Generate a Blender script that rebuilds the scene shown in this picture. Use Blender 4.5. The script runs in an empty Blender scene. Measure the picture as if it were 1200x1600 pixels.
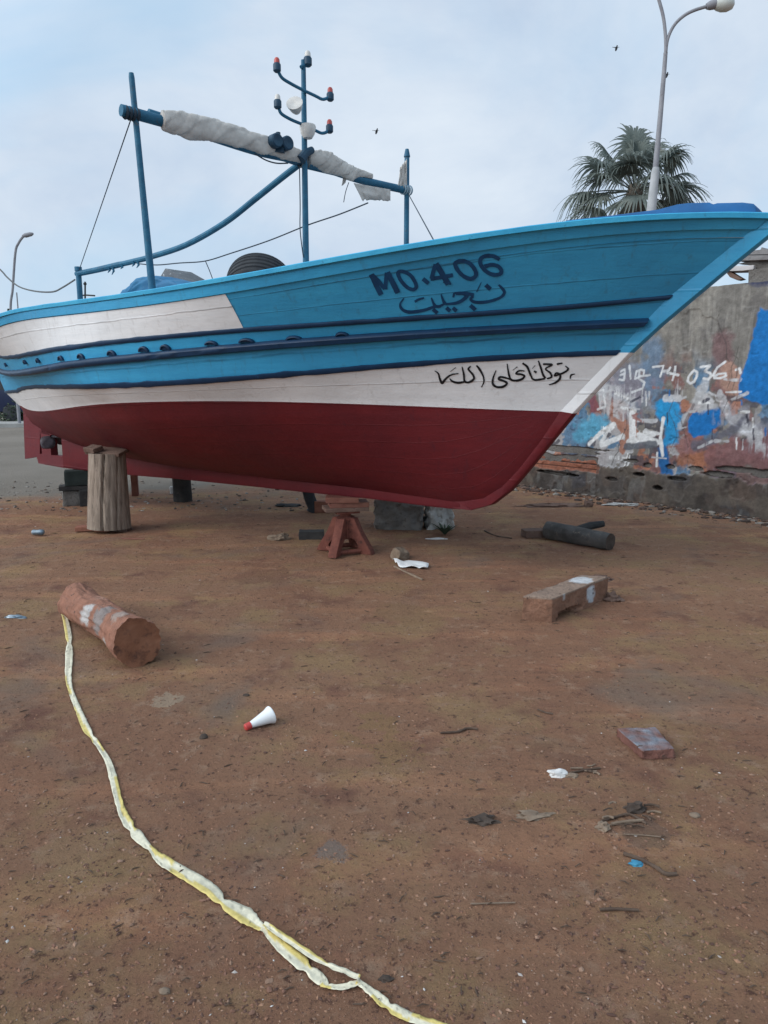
import bpy, bmesh, math, random
import numpy as np
from mathutils import Vector, Matrix, noise
from mathutils.bvhtree import BVHTree
random.seed(7); rng = np.random.default_rng(7)
C = bpy.context.scene.collection
R = math.radians

# ------------------------------------------------------------------ camera model (used to survey points of the place)
F = 1155.0; TH = math.atan(200 / F); EYE = 1.55
ct, st = math.cos(TH), math.sin(TH)
def ray(px, py):
    u = (px - 600) / F; v = (800 - py) / F
    return Vector((u, ct + v * st, -st + v * ct))
CAM = Vector((0, 0, EYE))
def atz(px, py, z=0.0):
    d = ray(px, py); return CAM + d * ((z - EYE) / d.z)
def atY(px, py, Y):
    d = ray(px, py); return CAM + d * (Y / d.y)
def mpp(px, py):
    return (atz(px, py).y) / F / 1.0
K0 = Vector((-0.35, 6.8, 0)); ES = Vector((.796, -.605, 0)).normalized(); EW = Vector((-ES.y * -1 * -1, 0, 0))
EW = Vector((ES.y, -ES.x, 0))            # starboard
def sw(p):
    q = p - K0; return q.dot(ES), q.dot(EW)
def bw(s, w, z): return K0 + ES * s + EW * w + Vector((0, 0, z))
def atw(px, py, w=0.0):
    d = ray(px, py); a = (CAM - K0).dot(EW); return CAM + d * ((w - a) / d.dot(EW))
def atplane(px, py, p, n):
    d = ray(px, py); return CAM + d * ((p - CAM).dot(n) / d.dot(n))

# ------------------------------------------------------------------ mesh builder
class MB:
    def __init__(s): s.v = []; s.f = []; s.m = []; s.c = None
    def add(s, vs, fs, m=0):
        o = len(s.v); s.v += [Vector(x) for x in vs]
        for f in fs: s.f.append(tuple(i + o for i in f)); s.m.append(m)
    def grid(s, P, m=0, closeu=False, closev=False):
        nu = len(P); nv = len(P[0]); vs = [p for r in P for p in r]; fs = []
        for i in range(nu if closeu else nu - 1):
            for j in range(nv if closev else nv - 1):
                a = i * nv + j; b = ((i + 1) % nu) * nv + j; c = ((i + 1) % nu) * nv + (j + 1) % nv; d = i * nv + (j + 1) % nv
                fs.append((a, b, c, d))
        s.add(vs, fs, m)
    def tube(s, pts, r, n=10, m=0, cap=True):
        pts = [Vector(p) for p in pts]; k = len(pts)
        rr = r if isinstance(r, (list, tuple)) else [r] * k
        t0 = (pts[1] - pts[0]).normalized()
        a = t0.orthogonal().normalized(); P = []
        for i, p in enumerate(pts):
            t = (pts[min(i + 1, k - 1)] - pts[max(i - 1, 0)]).normalized()
            a = (a - t * a.dot(t)).normalized(); b = t.cross(a)
            P.append([p + (a * math.cos(2 * math.pi * j / n) + b * math.sin(2 * math.pi * j / n)) * rr[i] for j in range(n)])
        o = len(s.v); s.grid(P, m, closev=True)
        if cap:
            s.f.append(tuple(o + j for j in range(n))[::-1]); s.m.append(m)
            s.f.append(tuple(o + (k - 1) * n + j for j in range(n))); s.m.append(m)
    def box(s, c, size, rot=None, m=0):
        x, y, z = (q / 2 for q in size); rot = rot or Matrix.Identity(3); c = Vector(c)
        vs = [c + rot @ Vector((a * x, b * y, d * z)) for a in (-1, 1) for b in (-1, 1) for d in (-1, 1)]
        s.add(vs, [(0, 1, 3, 2), (4, 6, 7, 5), (0, 4, 5, 1), (2, 3, 7, 6), (0, 2, 6, 4), (1, 5, 7, 3)], m)
    def prism(s, poly, off, m=0):
        """poly: list of points; off: vector to extrude"""
        n = len(poly); A = [Vector(p) for p in poly]; off = Vector(off)
        s.add(A + [p + off for p in A], [tuple(range(n))[::-1], tuple(range(n, 2 * n))] + [(i, (i + 1) % n, n + (i + 1) % n, n + i) for i in range(n)], m)
    def hexa(s, A, B, m=0):
        """two quads, bottom and top"""
        s.add(list(A) + list(B), [(3, 2, 1, 0), (4, 5, 6, 7)] + [(i, (i + 1) % 4, 4 + (i + 1) % 4, 4 + i) for i in range(4)], m)
    def lathe(s, c, axis, prof, n=24, m=0):
        axis = Vector(axis).normalized(); a = axis.orthogonal().normalized(); b = axis.cross(a); c = Vector(c)
        P = [[c + axis * h + (a * math.cos(2 * math.pi * j / n) + b * math.sin(2 * math.pi * j / n)) * max(r, 1e-4) for j in range(n)] for r, h in prof]
        s.grid(P, m, closev=True)

def mesh_of(mb, name, mats, origin, smooth=35, bevel=0, subdiv=0, jit=0, jscale=6, vcol=None, deform=None):
    me = bpy.data.meshes.new(name)
    me.from_pydata([tuple(v - origin) for v in mb.v], [], mb.f)
    me.polygons.foreach_set('material_index', mb.m)
    for m in mats: me.materials.append(m)
    bm = bmesh.new(); bm.from_mesh(me)
    bmesh.ops.remove_doubles(bm, verts=bm.verts, dist=1e-5)
    bmesh.ops.recalc_face_normals(bm, faces=bm.faces)
    if bevel:
        es = [e for e in bm.edges if len(e.link_faces) == 2 and e.calc_face_angle(0) > .6]
        bmesh.ops.bevel(bm, geom=es, offset=bevel, segments=2, affect='EDGES', profile=.6)
    if subdiv:
        bmesh.ops.triangulate(bm, faces=[f for f in bm.faces if len(f.verts) > 4])
        for _ in range(subdiv):
            bmesh.ops.subdivide_edges(bm, edges=bm.edges[:], cuts=1, use_grid_fill=True)
    if jit:
        bm.normal_update()
        for v in bm.verts:
            q = v.co + origin
            n1 = noise.noise(q * jscale); n2 = noise.noise(q * jscale * 3.1)
            v.co += v.normal * jit * (n1 + .5 * n2)
    if deform:
        for v in bm.verts: v.co = deform(v.co + origin) - origin
    bm.to_mesh(me); bm.free()
    if vcol:
        at = me.color_attributes.new('Col', 'FLOAT_COLOR', 'POINT')
        at.data.foreach_set('color', [x for v in me.vertices for x in (*vcol(v.co + origin), 1)])
    me.polygons.foreach_set('use_smooth', [True] * len(me.polygons))
    if smooth < 180: me.set_sharp_from_angle(angle=R(smooth))
    return me

def obj(name, mb, mats, parent=None, origin=None, **k):
    if not isinstance(mats, (list, tuple)): mats = [mats]
    if parent is not None:
        r = parent
        while r.parent: r = r.parent
        org = r.location.copy()
    elif origin is not None: org = Vector(origin)
    else:
        lo = [min(v[i] for v in mb.v) for i in range(3)]; hi = [max(v[i] for v in mb.v) for i in range(3)]
        org = Vector(((lo[0] + hi[0]) / 2, (lo[1] + hi[1]) / 2, lo[2]))
    me = mesh_of(mb, name, mats, org, **k)
    o = bpy.data.objects.new(name, me); C.objects.link(o)
    if parent is not None: o.parent = parent
    else: o.location = org
    return o
def tag(o, label, cat, group=None):
    o['label'] = label; o['category'] = cat
    if group: o['group'] = group
    return o
def thing(name, loc, label, cat, group=None):
    o = bpy.data.objects.new(name, None); C.objects.link(o); o.location = loc; o.empty_display_size = .2
    return tag(o, label, cat, group)
def struct(o, kind='structure', label=None, cat=None):
    o['kind'] = kind
    if label: o['label'] = label; o['category'] = cat
    return o

# ------------------------------------------------------------------ materials
def nodes(name):
    m = bpy.data.materials.new(name); m.use_nodes = True; nt = m.node_tree
    return m, nt, nt.nodes['Principled BSDF']
def N(nt, t, **k):
    n = nt.nodes.new(t)
    for a, b in k.items():
        if a in n.inputs: n.inputs[a].default_value = b
        else: setattr(n, a, b)
    return n
def c4(c): return (*c, 1) if len(c) == 3 else c
def ramp(nt, src, p0, p1, c0=(0, 0, 0), c1=(1, 1, 1)):
    r = N(nt, 'ShaderNodeValToRGB'); e = r.color_ramp.elements
    e[0].position = p0; e[1].position = p1; e[0].color = c4(c0); e[1].color = c4(c1)
    nt.links.new(src, r.inputs[0]); return r.outputs[0]
def mix(nt, fac, a, b, bt='MIX'):
    n = N(nt, 'ShaderNodeMix', data_type='RGBA', blend_type=bt)
    for i, x in ((0, fac), (6, a), (7, b)):
        if hasattr(x, 'links') or isinstance(x, bpy.types.NodeSocket): nt.links.new(x, n.inputs[i])
        else: n.inputs[i].default_value = x if i == 0 else c4(x)
    return n.outputs[2]
def noi(nt, vec, scale, detail=6, rough=.6, dist=0):
    n = N(nt, 'ShaderNodeTexNoise', Scale=scale, Detail=detail, Roughness=rough, Distortion=dist)
    if vec is not None: nt.links.new(vec, n.inputs['Vector'])
    return n.outputs['Fac']
def coord(nt, stretch=(1, 1, 1), kind='Object'):
    t = N(nt, 'ShaderNodeTexCoord'); mp = N(nt, 'ShaderNodeMapping'); mp.inputs['Scale'].default_value = stretch
    nt.links.new(t.outputs[kind], mp.inputs[0]); return mp.outputs[0]
def bump(nt, bs, h, strength=.4, dist=.01, prev=None):
    b = N(nt, 'ShaderNodeBump', Strength=strength, Distance=dist); nt.links.new(h, b.inputs['Height'])
    if prev is not None: nt.links.new(prev, b.inputs['Normal'])
    nt.links.new(b.outputs[0], bs.inputs['Normal']); return b.outputs[0]
def pmat(name, c1, c2, scale=8, rough=.8, bmp=.3, bscale=40, stretch=(1, 1, 1), spot=None, sp=(.6, .7), sscale=14, attr=False, bd=.008, metal=0, spec=.3):
    m, nt, bs = nodes(name); v = coord(nt, stretch)
    col = ramp(nt, noi(nt, v, scale), .35, .65, c1, c2)
    if attr:
        a = N(nt, 'ShaderNodeAttribute', attribute_name='Col')
        col = mix(nt, 1.0, a.outputs['Color'], ramp(nt, noi(nt, v, scale), .3, .7, (.75, .75, .75), (1.15, 1.15, 1.15)), 'MULTIPLY')
    if spot: col = mix(nt, ramp(nt, noi(nt, v, sscale, 8, .65), *sp), col, spot)
    nt.links.new(col, bs.inputs['Base Color']); bs.inputs['Roughness'].default_value = rough
    bs.inputs['Metallic'].default_value = metal; bs.inputs['Specular IOR Level'].default_value = spec
    if bmp: bump(nt, bs, noi(nt, v, bscale, 6, .65), bmp, bd)
    return m

def hullpaint(name, c1, c2, dirt, damt=.35, rough=.42, seam=.5):
    m, nt, bs = nodes(name)
    uv = N(nt, 'ShaderNodeUVMap', uv_map='planks'); sep = N(nt, 'ShaderNodeSeparateXYZ'); nt.links.new(uv.outputs[0], sep.inputs[0])
    v = coord(nt); vs = coord(nt, (.6, .6, 9)); vv = coord(nt, (7, 7, .7))
    col = ramp(nt, noi(nt, vs, 2.2, 6, .6, .6), .3, .7, c1, c2)
    big = ramp(nt, noi(nt, v, 1.1, 4), .42, .68)
    col = mix(nt, big, col, tuple(.82 * a + .18 * b for a, b in zip(c1, dirt)))
    # vertical drips and rubbed dirt
    st_ = ramp(nt, noi(nt, vv, 2.4, 7, .7), .56, .72)
    k = N(nt, 'ShaderNodeMath', operation='MULTIPLY'); nt.links.new(st_, k.inputs[0]); k.inputs[1].default_value = damt
    col = mix(nt, k.outputs[0], col, dirt)
    sc = ramp(nt, noi(nt, coord(nt, (1, 1, 6)), 22, 8, .75), .68, .73)
    k2 = N(nt, 'ShaderNodeMath', operation='MULTIPLY'); nt.links.new(sc, k2.inputs[0]); k2.inputs[1].default_value = damt * .9
    col = mix(nt, k2.outputs[0], col, tuple(x * .55 for x in dirt))
    # plank seams
    wob = N(nt, 'ShaderNodeMath', operation='MULTIPLY_ADD'); nt.links.new(noi(nt, v, 3, 3), wob.inputs[0]); wob.inputs[1].default_value = .10; nt.links.new(sep.outputs['Y'], wob.inputs[2])
    pp = N(nt, 'ShaderNodeMath', operation='PINGPONG'); nt.links.new(wob.outputs[0], pp.inputs[0]); pp.inputs[1].default_value = .5
    line = ramp(nt, pp.outputs[0], .004, .03)
    vis = ramp(nt, noi(nt, coord(nt, (.9, .9, 3)), 1.6, 3), .42, .62)
    inv = N(nt, 'ShaderNodeMath', operation='SUBTRACT'); inv.inputs[0].default_value = 1; nt.links.new(line, inv.inputs[1])
    k3 = N(nt, 'ShaderNodeMath', operation='MULTIPLY'); nt.links.new(inv.outputs[0], k3.inputs[0]); nt.links.new(vis, k3.inputs[1])
    k4 = N(nt, 'ShaderNodeMath', operation='MULTIPLY'); nt.links.new(k3.outputs[0], k4.inputs[0]); k4.inputs[1].default_value = seam
    col = mix(nt, k4.outputs[0], col, tuple(x * .35 for x in c1))
    nt.links.new(col, bs.inputs['Base Color']); bs.inputs['Roughness'].default_value = rough
    bs.inputs['Specular IOR Level'].default_value = .35
    b1 = bump(nt, bs, line, .35, .006); b2 = bump(nt, bs, noi(nt, v, 3.2, 4), .35, .03, b1)
    bump(nt, bs, noi(nt, coord(nt, (1, 1, 7)), 14, 6, .65), .25, .006, b2)
    return m
M = {}
M['blue'] = hullpaint('blue_hull_paint', (.030, .275, .50), (.046, .36, .60), (.045, .16, .24), .6, .46, .75)
M['white'] = hullpaint('white_hull_paint', (.72, .73, .74), (.82, .82, .82), (.42, .40, .38), .45, .5, .7)
M['red'] = hullpaint('red_bottom_paint', (.105, .0080, .0125), (.140, .0095, .0135), (.045, .010, .018), .45, .62, .3)
M['navy'] = pmat('navy_trim_paint', (.004, .024, .060), (.007, .034, .085), 6, .45, .25, 40, spot=(.012, .09, .17), sp=(.66, .72))
M['letter'] = pmat('navy_letter_paint', (.004, .035, .095), (.006, .055, .14), 14, .5, .1, 60, spot=(.012, .13, .24), sp=(.68, .74), sscale=60)
M['black'] = pmat('black_letter_paint', (.008, .009, .012), (.016, .017, .02), 14, .5, .1, 60)
M['capblue'] = pmat('gunwale_paint', (.030, .30, .52), (.05, .37, .58), 5, .5, .3, 30, spot=(.03, .16, .27), sp=(.62, .70), sscale=18)
M['deepblue'] = pmat('deep_blue_paint', (.008, .085, .23), (.012, .115, .30), 5, .65, .2, 30, spot=(.015, .05, .13), sp=(.6, .72))
M['spar'] = pmat('spar_blue_paint', (.016, .095, .17), (.028, .145, .24), 9, .55, .35, 45, stretch=(1, 1, 1), spot=(.06, .10, .135), sp=(.6, .68), sscale=20)
M['sparlight'] = pmat('pale_spar_paint', (.30, .38, .42), (.2, .32, .4), 9, .6, .35, 45)
M['canvas'] = pmat('awning_canvas', (.46, .43, .395), (.60, .565, .52), 7, .9, .5, 30, spot=(.36, .335, .31), sp=(.55, .75), sscale=8)
M['rope'] = pmat('rope_fibre', (.10, .11, .12), (.18, .18, .17), 60, .9, .5, 200)
M['darkcable'] = pmat('dark_cable', (.02, .03, .045), (.03, .05, .07), 60, .7, 0)
M['rubber'] = pmat('tyre_rubber', (.022, .025, .03), (.04, .043, .047), 10, .7, .3, 60)
M['lampdark'] = pmat('lamp_socket', (.012, .04, .075), (.02, .06, .10), 20, .5, .1)
M['lampred'] = pmat('red_lens', (.42, .07, .06), (.5, .1, .08), 20, .3, 0)
M['lampwhite'] = pmat('white_lens', (.55, .53, .5), (.66, .63, .58), 20, .35, 0)
M['timber'] = pmat('grey_timber', (.19, .145, .112), (.36, .285, .225), 4, .9, .9, 30, (9, 9, .8), spot=(.06, .05, .045), sp=(.6, .7), sscale=7)
M['board'] = pmat('old_board', (.11, .065, .05), (.17, .11, .085), 6, .9, .6, 30, spot=(.06, .03, .025), sp=(.58, .7))
M['redboard'] = pmat('stained_board', (.16, .06, .045), (.22, .10, .07), 8, .85, .5, 30)
M['darkwood'] = pmat('dark_wet_wood', (.026, .026, .027), (.05, .046, .043), 6, .85, .6, 25, spot=(.10, .085, .07), sp=(.6, .72))
M['rust'] = pmat('rusty_red_steel', (.12, .038, .028), (.19, .065, .045), 14, .85, .4, 60, spot=(.07, .03, .024), sp=(.55, .68), sscale=24)
M['concrete'] = pmat('rough_concrete', (.12, .11, .10), (.19, .175, .16), 7, .95, .9, 22, spot=(.07, .06, .055), sp=(.55, .7), bd=.02)
M['palestone'] = pmat('whitewashed_stone', (.38, .37, .35), (.52, .51, .48), 8, .95, .9, 22, spot=(.2, .18, .16), sp=(.55, .7), bd=.02)
M['brick'] = pmat('fired_brick', (.22, .09, .06), (.30, .13, .085), 14, .92, .6, 60, spot=(.14, .07, .05), sp=(.55, .7))
M['painted'] = pmat('painted_wood', (.2, .2, .2), (.3, .3, .3), 16, .88, 1.0, 26, attr=True, bd=.025, spot=(.10, .06, .045), sp=(.60, .66), sscale=26)
M['gravel'] = pmat('gravel_stone', (.2, .2, .2), (.3, .3, .3), 30, .95, 0, attr=True)
M['plastic'] = pmat('white_plastic', (.70, .71, .71), (.78, .78, .77), 8, .4, .08, 30, spot=(.5, .46, .42), sp=(.64, .74), sscale=20)
M['redcap'] = pmat('red_plastic', (.45, .05, .045), (.52, .07, .06), 8, .4, 0)
M['paper'] = pmat('dirty_white_paper', (.52, .50, .48), (.66, .64, .61), 12, .85, .2, 40, spot=(.35, .3, .25), sp=(.6, .72), sscale=20)
M['twig'] = pmat('dry_twig', (.07, .045, .032), (.11, .075, .055), 20, .95, .4, 80)
M['dry'] = pmat('dry_bark', (.17, .12, .085), (.24, .18, .13), 20, .95, .5, 60)
M['darklump'] = pmat('dark_lump', (.045, .033, .027), (.085, .063, .050), 20, .95, .8, 50)
M['blueplastic'] = pmat('blue_plastic', (.03, .17, .28), (.06, .25, .36), 20, .5, .2)
M['can'] = pmat('crushed_can_metal', (.35, .40, .43), (.10, .16, .22), 16, .4, .3, 60, metal=.5)
M['prop'] = pmat('propeller_bronze', (.05, .045, .055), (.09, .08, .09), 12, .5, .3, 40, metal=.3)
M['lamppost'] = pmat('lamp_post_paint', (.22, .22, .24), (.29, .29, .31), 5, .7, .2, 30, spot=(.15, .14, .14), sp=(.6, .7))
M['lampconcrete'] = pmat('lamp_post_base', (.34, .35, .36), (.42, .43, .44), 5, .85, .3, 30)
M['glassglobe'] = pmat('lamp_globe', (.50, .52, .48), (.60, .61, .56), 4, .3, 0)
M['frond'] = pmat('palm_frond', (.15, .18, .165), (.22, .25, .225), 3, .6, 0, spot=(.28, .29, .255), sp=(.55, .7), sscale=5)  # base colour lightened: haze over the far palm is put into the tone
def translucent(m, f):
    nt = m.node_tree; bs = nt.nodes['Principled BSDF']; t = N(nt, 'ShaderNodeBsdfTranslucent'); mx = N(nt, 'ShaderNodeMixShader'); mx.inputs[0].default_value = f
    nt.links.new(bs.inputs['Base Color'].links[0].from_socket, t.inputs['Color']); nt.links.new(bs.outputs[0], mx.inputs[1]); nt.links.new(t.outputs[0], mx.inputs[2]); nt.links.new(mx.outputs[0], nt.nodes['Material Output'].inputs['Surface'])
translucent(M['frond'], .4)
M['dryfrond'] = pmat('dry_palm_frond', (.17, .16, .13), (.24, .22, .18), 3, .9, 0)
M['bark'] = pmat('bark', (.10, .085, .07), (.18, .15, .12), 6, .95, .9, 20, (4, 4, 1), bd=.02)
M['leaf'] = pmat('shrub_leaf', (.03, .05, .03), (.07, .09, .055), 5, .7, 0)
M['rustleaf'] = pmat('terracotta_plaster', (.34, .18, .13), (.42, .24, .18), 3, .9, .3)
M['carblue'] = pmat('dark_blue_car_paint', (.008, .014, .045), (.012, .02, .06), 3, .3, 0, spec=.5)
M['carglass'] = pmat('car_glass', (.02, .025, .03), (.03, .035, .04), 3, .1, 0, spec=.6)
M['kerb'] = pmat('pale_kerb', (.30, .29, .27), (.38, .37, .35), 4, .9, .4, 30)
M['roofgrey'] = pmat('weathered_roof', (.16, .15, .15), (.25, .24, .235), 7, .9, .5, 30, spot=(.10, .09, .09), sp=(.55, .7))
M['plank_pale'] = pmat('pale_plank', (.42, .40, .40), (.52, .50, .49), 7, .85, .3, 30)
M['bird'] = pmat('bird_feather', (.03, .03, .033), (.05, .05, .052), 20, .9, 0)

# ------------------------------------------------------------------ ground: one sheet to the horizon
GA = atz(0, 792); GB = atz(300, 775); gd = (GB - GA).normalized(); gn = Vector((-gd.y, gd.x, 0))
def gz(x, y):
    if not (-9 < x < 8 and .2 < y < 14): return 0.0
    h = noise.noise(Vector((x * .7, y * .7, 0))) * .014 + noise.noise(Vector((x * 3.1, y * 3.1, 5))) * .006 + noise.noise(Vector((x * 9, y * 9, 9))) * .004
    h += max(0, noise.noise(Vector((x * 19, y * 19, 3))) - .1) * .008
    return h * min(1, (x + 9), (8 - x), (14 - y) / 2)
def atg(px, py):                      # point of the uneven ground seen at a pixel
    p = atz(px, py)
    for _ in range(4): p = atz(px, py, gz(p.x, p.y))
    return p
def axis(lo, hi, step, far):
    a = list(np.arange(lo, hi + 1e-6, step)); k = step; x = lo
    while x > -far: k *= 1.5; x -= k; a.insert(0, x)
    k = step; x = hi
    while x < far: k *= 1.5; x += k; a.append(x)
    return a
xs = axis(-6, 5, .026, 600); ys = axis(1.2, 11, .026, 600)
def gmat():
    m, nt, bs = nodes('earth_and_asphalt'); v = coord(nt)
    n1 = noi(nt, v, .55, 5, .6, .5); n2 = noi(nt, v, 1.7, 6, .65); n3 = noi(nt, v, 9, 8, .7); n4 = noi(nt, v, 60, 8, .75); n5 = noi(nt, v, 26, 8, .75)
    col = ramp(nt, n1, .38, .62, (.225, .116, .073), (.265, .149, .092))
    col = mix(nt, ramp(nt, n2, .50, .62), col, (.265, .166, .090))       # ochre sandy patches
    col = mix(nt, ramp(nt, noi(nt, v, 2.6, 5, .6), .55, .70), col, (.165, .082, .058))   # darker damp patches
    col = mix(nt, ramp(nt, n3, .54, .68), col, (.300, .190, .128))
    col = mix(nt, ramp(nt, n5, .57, .66), col, (.110, .056, .040))
    col = mix(nt, ramp(nt, n4, .30, .75), col, mix(nt, 1.0, col, (1.25, 1.22, 1.2), 'MULTIPLY'))
    col = mix(nt, ramp(nt, noi(nt, v, 120, 4, .7), .70, .74), col, (.40, .31, .25))
    grey = ramp(nt, noi(nt, v, .9, 5, .6, .8), .56, .72); col = mix(nt, grey, col, (.215, .150, .112))     # dry dusty patches
    trk = ramp(nt, noi(nt, coord(nt, (.35, 2.2, 1)), 1.6, 6, .62, .3), .52, .66); col = mix(nt, trk, col, mix(nt, 1.0, col, (1.28, 1.22, 1.16), 'MULTIPLY'))   # scraped, driven-over streaks
    tg = N(nt, 'ShaderNodeTexCoord')
    for (px_, py_, rad, cc_, am) in ((265, 1095, .30, (.36, .27, .19), .8), (620, 1160, .75, (.265, .158, .080), .75), (515, 1335, .20, (.20, .165, .145), .7), (130, 1330, .55, (.29, .185, .105), .6), (880, 1190, .5, (.19, .098, .066), .6), (430, 900, 1.0, (.20, .10, .068), .6), (1010, 1300, .35, (.16, .105, .08), .6), (640, 960, .9, (.25, .15, .08), .55)):
        dd_ = N(nt, 'ShaderNodeVectorMath', operation='DISTANCE'); nt.links.new(tg.outputs['Object'], dd_.inputs[0]); dd_.inputs[1].default_value = atz(px_, py_)
        sc_ = N(nt, 'ShaderNodeMath', operation='DIVIDE'); nt.links.new(dd_.outputs['Value'], sc_.inputs[0]); sc_.inputs[1].default_value = rad
        ad_ = N(nt, 'ShaderNodeMath', operation='MULTIPLY_ADD'); nt.links.new(noi(nt, v, 2.2 / rad ** .5, 7, .7), ad_.inputs[0]); ad_.inputs[1].default_value = 1.5; nt.links.new(sc_.outputs[0], ad_.inputs[2])
        mk_ = ramp(nt, ad_.outputs[0], .95, 1.75, (am, am, am), (0, 0, 0)); col = mix(nt, mk_, col, cc_)
    col = mix(nt, ramp(nt, n5, .57, .66), col, (.115, .060, .043)); col = mix(nt, ramp(nt, noi(nt, v, 38, 8, .8), .60, .68), col, (.31, .20, .135))
    # asphalt beyond the earth
    sep = N(nt, 'ShaderNodeSeparateXYZ'); t = N(nt, 'ShaderNodeTexCoord'); nt.links.new(t.outputs['Object'], sep.inputs[0])
    a = N(nt, 'ShaderNodeMath', operation='MULTIPLY'); nt.links.new(sep.outputs[0], a.inputs[0]); a.inputs[1].default_value = gn.x
    b = N(nt, 'ShaderNodeMath', operation='MULTIPLY_ADD'); nt.links.new(sep.outputs[1], b.inputs[0]); b.inputs[1].default_value = gn.y; nt.links.new(a.outputs[0], b.inputs[2])
    c = N(nt, 'ShaderNodeMath', operation='SUBTRACT'); nt.links.new(b.outputs[0], c.inputs[0]); c.inputs[1].default_value = GA.dot(gn) + .25
    d = N(nt, 'ShaderNodeMath', operation='MULTIPLY_ADD'); nt.links.new(noi(nt, v, 1.4, 6, .7), d.inputs[0]); d.inputs[1].default_value = 1.6; nt.links.new(c.outputs[0], d.inputs[2])
    e = N(nt, 'ShaderNodeMath', operation='SUBTRACT'); nt.links.new(d.outputs[0], e.inputs[0]); e.inputs[1].default_value = .8
    asp = ramp(nt, e.outputs[0], .0, .9)
    ac = ramp(nt, noi(nt, v, .4, 5), .35, .65, (.165, .140, .114), (.205, .176, .146))
    ac = mix(nt, ramp(nt, noi(nt, v, 70, 4), .35, .7), ac, mix(nt, 1.0, ac, (1.2, 1.2, 1.2), 'MULTIPLY'))
    col = mix(nt, asp, col, ac)
    nt.links.new(col, bs.inputs['Base Color']); bs.inputs['Roughness'].default_value = .95; bs.inputs['Specular IOR Level'].default_value = .15
    b1 = bump(nt, bs, n5, .8, .03); b2 = bump(nt, bs, n4, .9, .012, b1); bump(nt, bs, noi(nt, v, 170, 4, .7), .5, .004, b2)
    return m
me = bpy.data.meshes.new('ground'); nx, ny = len(xs), len(ys)
me.from_pydata([(x, y, gz(x, y)) for y in ys for x in xs], [], [(j * nx + i, j * nx + i + 1, (j + 1) * nx + i + 1, (j + 1) * nx + i) for j in range(ny - 1) for i in range(nx - 1)])
me.polygons.foreach_set('use_smooth', [True] * len(me.polygons)); me.materials.append(gmat())
g = bpy.data.objects.new('ground', me); C.objects.link(g); struct(g)

# ------------------------------------------------------------------ HULL, surveyed from the painted lines
HP = .05
def z3_(p): return [(p0[0] / 3 + 0, p0[1] / 3 + 420) for p0 in p]
def z4_(p): return [(a / 2.6667 + 350, b / 2.6667 + 360) for a, b in p]
def z5_(p): return [(a / 2.6667 + 750, b / 2.6667 + 300) for a, b in p]
LINES = [
    # red / white
    dict(px=z3_([(100, 643), (400, 640), (800, 628), (1200, 618)]) + z4_([(0, 710), (600, 722), (900, 740), (1200, 752)]), rab=(877, 643), sa=-5.85, Bm=1.36, Eb=4.6, pb=1.75, Ea=4.4, pa=1.2),
    # white / navy / blue
    dict(px=z3_([(80, 573), (500, 550), (900, 525), (1200, 510)]) + z4_([(0, 622), (400, 590), (800, 552), (1200, 530)]) + z5_([(0, 698), (300, 675)]), rab=(966, 551), sa=-6.2, Bm=1.45, Eb=4.7, pb=1.85, Ea=4.4, pa=1.22),
    # middle rail
    dict(px=z3_([(0, 472), (500, 432), (800, 395), (1200, 360)]) + z4_([(0, 492), (500, 458), (800, 432), (1200, 405)]) + z5_([(0, 575), (400, 548)]), rab=(1010, 503), sa=-6.42, Bm=1.49, Eb=4.8, pb=1.95, Ea=4.4, pa=1.3),
    # upper stripe
    dict(px=z3_([(0, 410), (280, 375), (600, 335), (860, 303), (1200, 283)]) + z4_([(0, 420), (270, 405), (700, 375), (1200, 338)]) + z5_([(0, 502), (400, 470)]), rab=(1047, 464), sa=-6.55, Bm=1.51, Eb=4.8, pb=2.0, Ea=4.4, pa=1.4),
    # seam under the sheer plank
    dict(px=z3_([(0, 267), (400, 207), (800, 150), (1060, 115)]) + z4_([(0, 258), (300, 205), (600, 160), (800, 130)]) + [(750, 390), (900, 368)], rab=(1180, 357), sa=-6.85, Bm=1.55, Eb=4.9, pb=2.15, Ea=4.4, pa=1.8),
    # sheer
    dict(px=z3_([(0, 212), (400, 142), (800, 77), (1200, 22)]) + z4_([(0, 197), (350, 132), (700, 62), (1100, 7)]) + z5_([(0, 167), (350, 127), (880, 92)]), rab=(1208, 333), sa=-7.0, Bm=1.56, Eb=4.9, pb=2.2, Ea=4.4, pa=1.85),
]
def halfb(L, s):
    u = max(0, L['sb'] - s) / L['Eb']; v = max(0, s - L['sa']) / L['Ea']
    fb = 1 - (1 - u) ** L['pb'] if u < 1 else 1; fa = 1 - (1 - v) ** L['pa'] if v < 1 else 1
    return HP + (L['Bm'] - HP) * fb * fa
for L in LINES:
    p = atw(*L['rab'], HP); L['sb'], _ = sw(p); S = [L['sb']]; Z = [p.z]; W = [3]
    for q in L['px']:
        d = ray(*q); prev = None; lam = 3.0
        while lam < 13:
            P = CAM + d * lam; s, w = sw(P); f = w - halfb(L, s)
            if prev is not None and prev > 0 and f <= 0 and L['sa'] < s < L['sb']:
                a, b = lam - .03, lam
                for _ in range(30):
                    mdl = (a + b) / 2; P = CAM + d * mdl; s, w = sw(P)
                    if w > halfb(L, s): a = mdl
                    else: b = mdl
                S.append(s); Z.append(P.z); W.append(1); break
            prev = f; lam += .03
    L['fit'] = np.polyfit(S, Z, 4, w=W); L['smin'] = min(S); L['n'] = len(S)
    L['res'] = float(np.max(np.abs(np.polyval(L['fit'], S) - Z)))
    print('LINE', [round(x, 2) for x in S], [round(x, 2) for x in Z], round(L['res'], 3))
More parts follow.
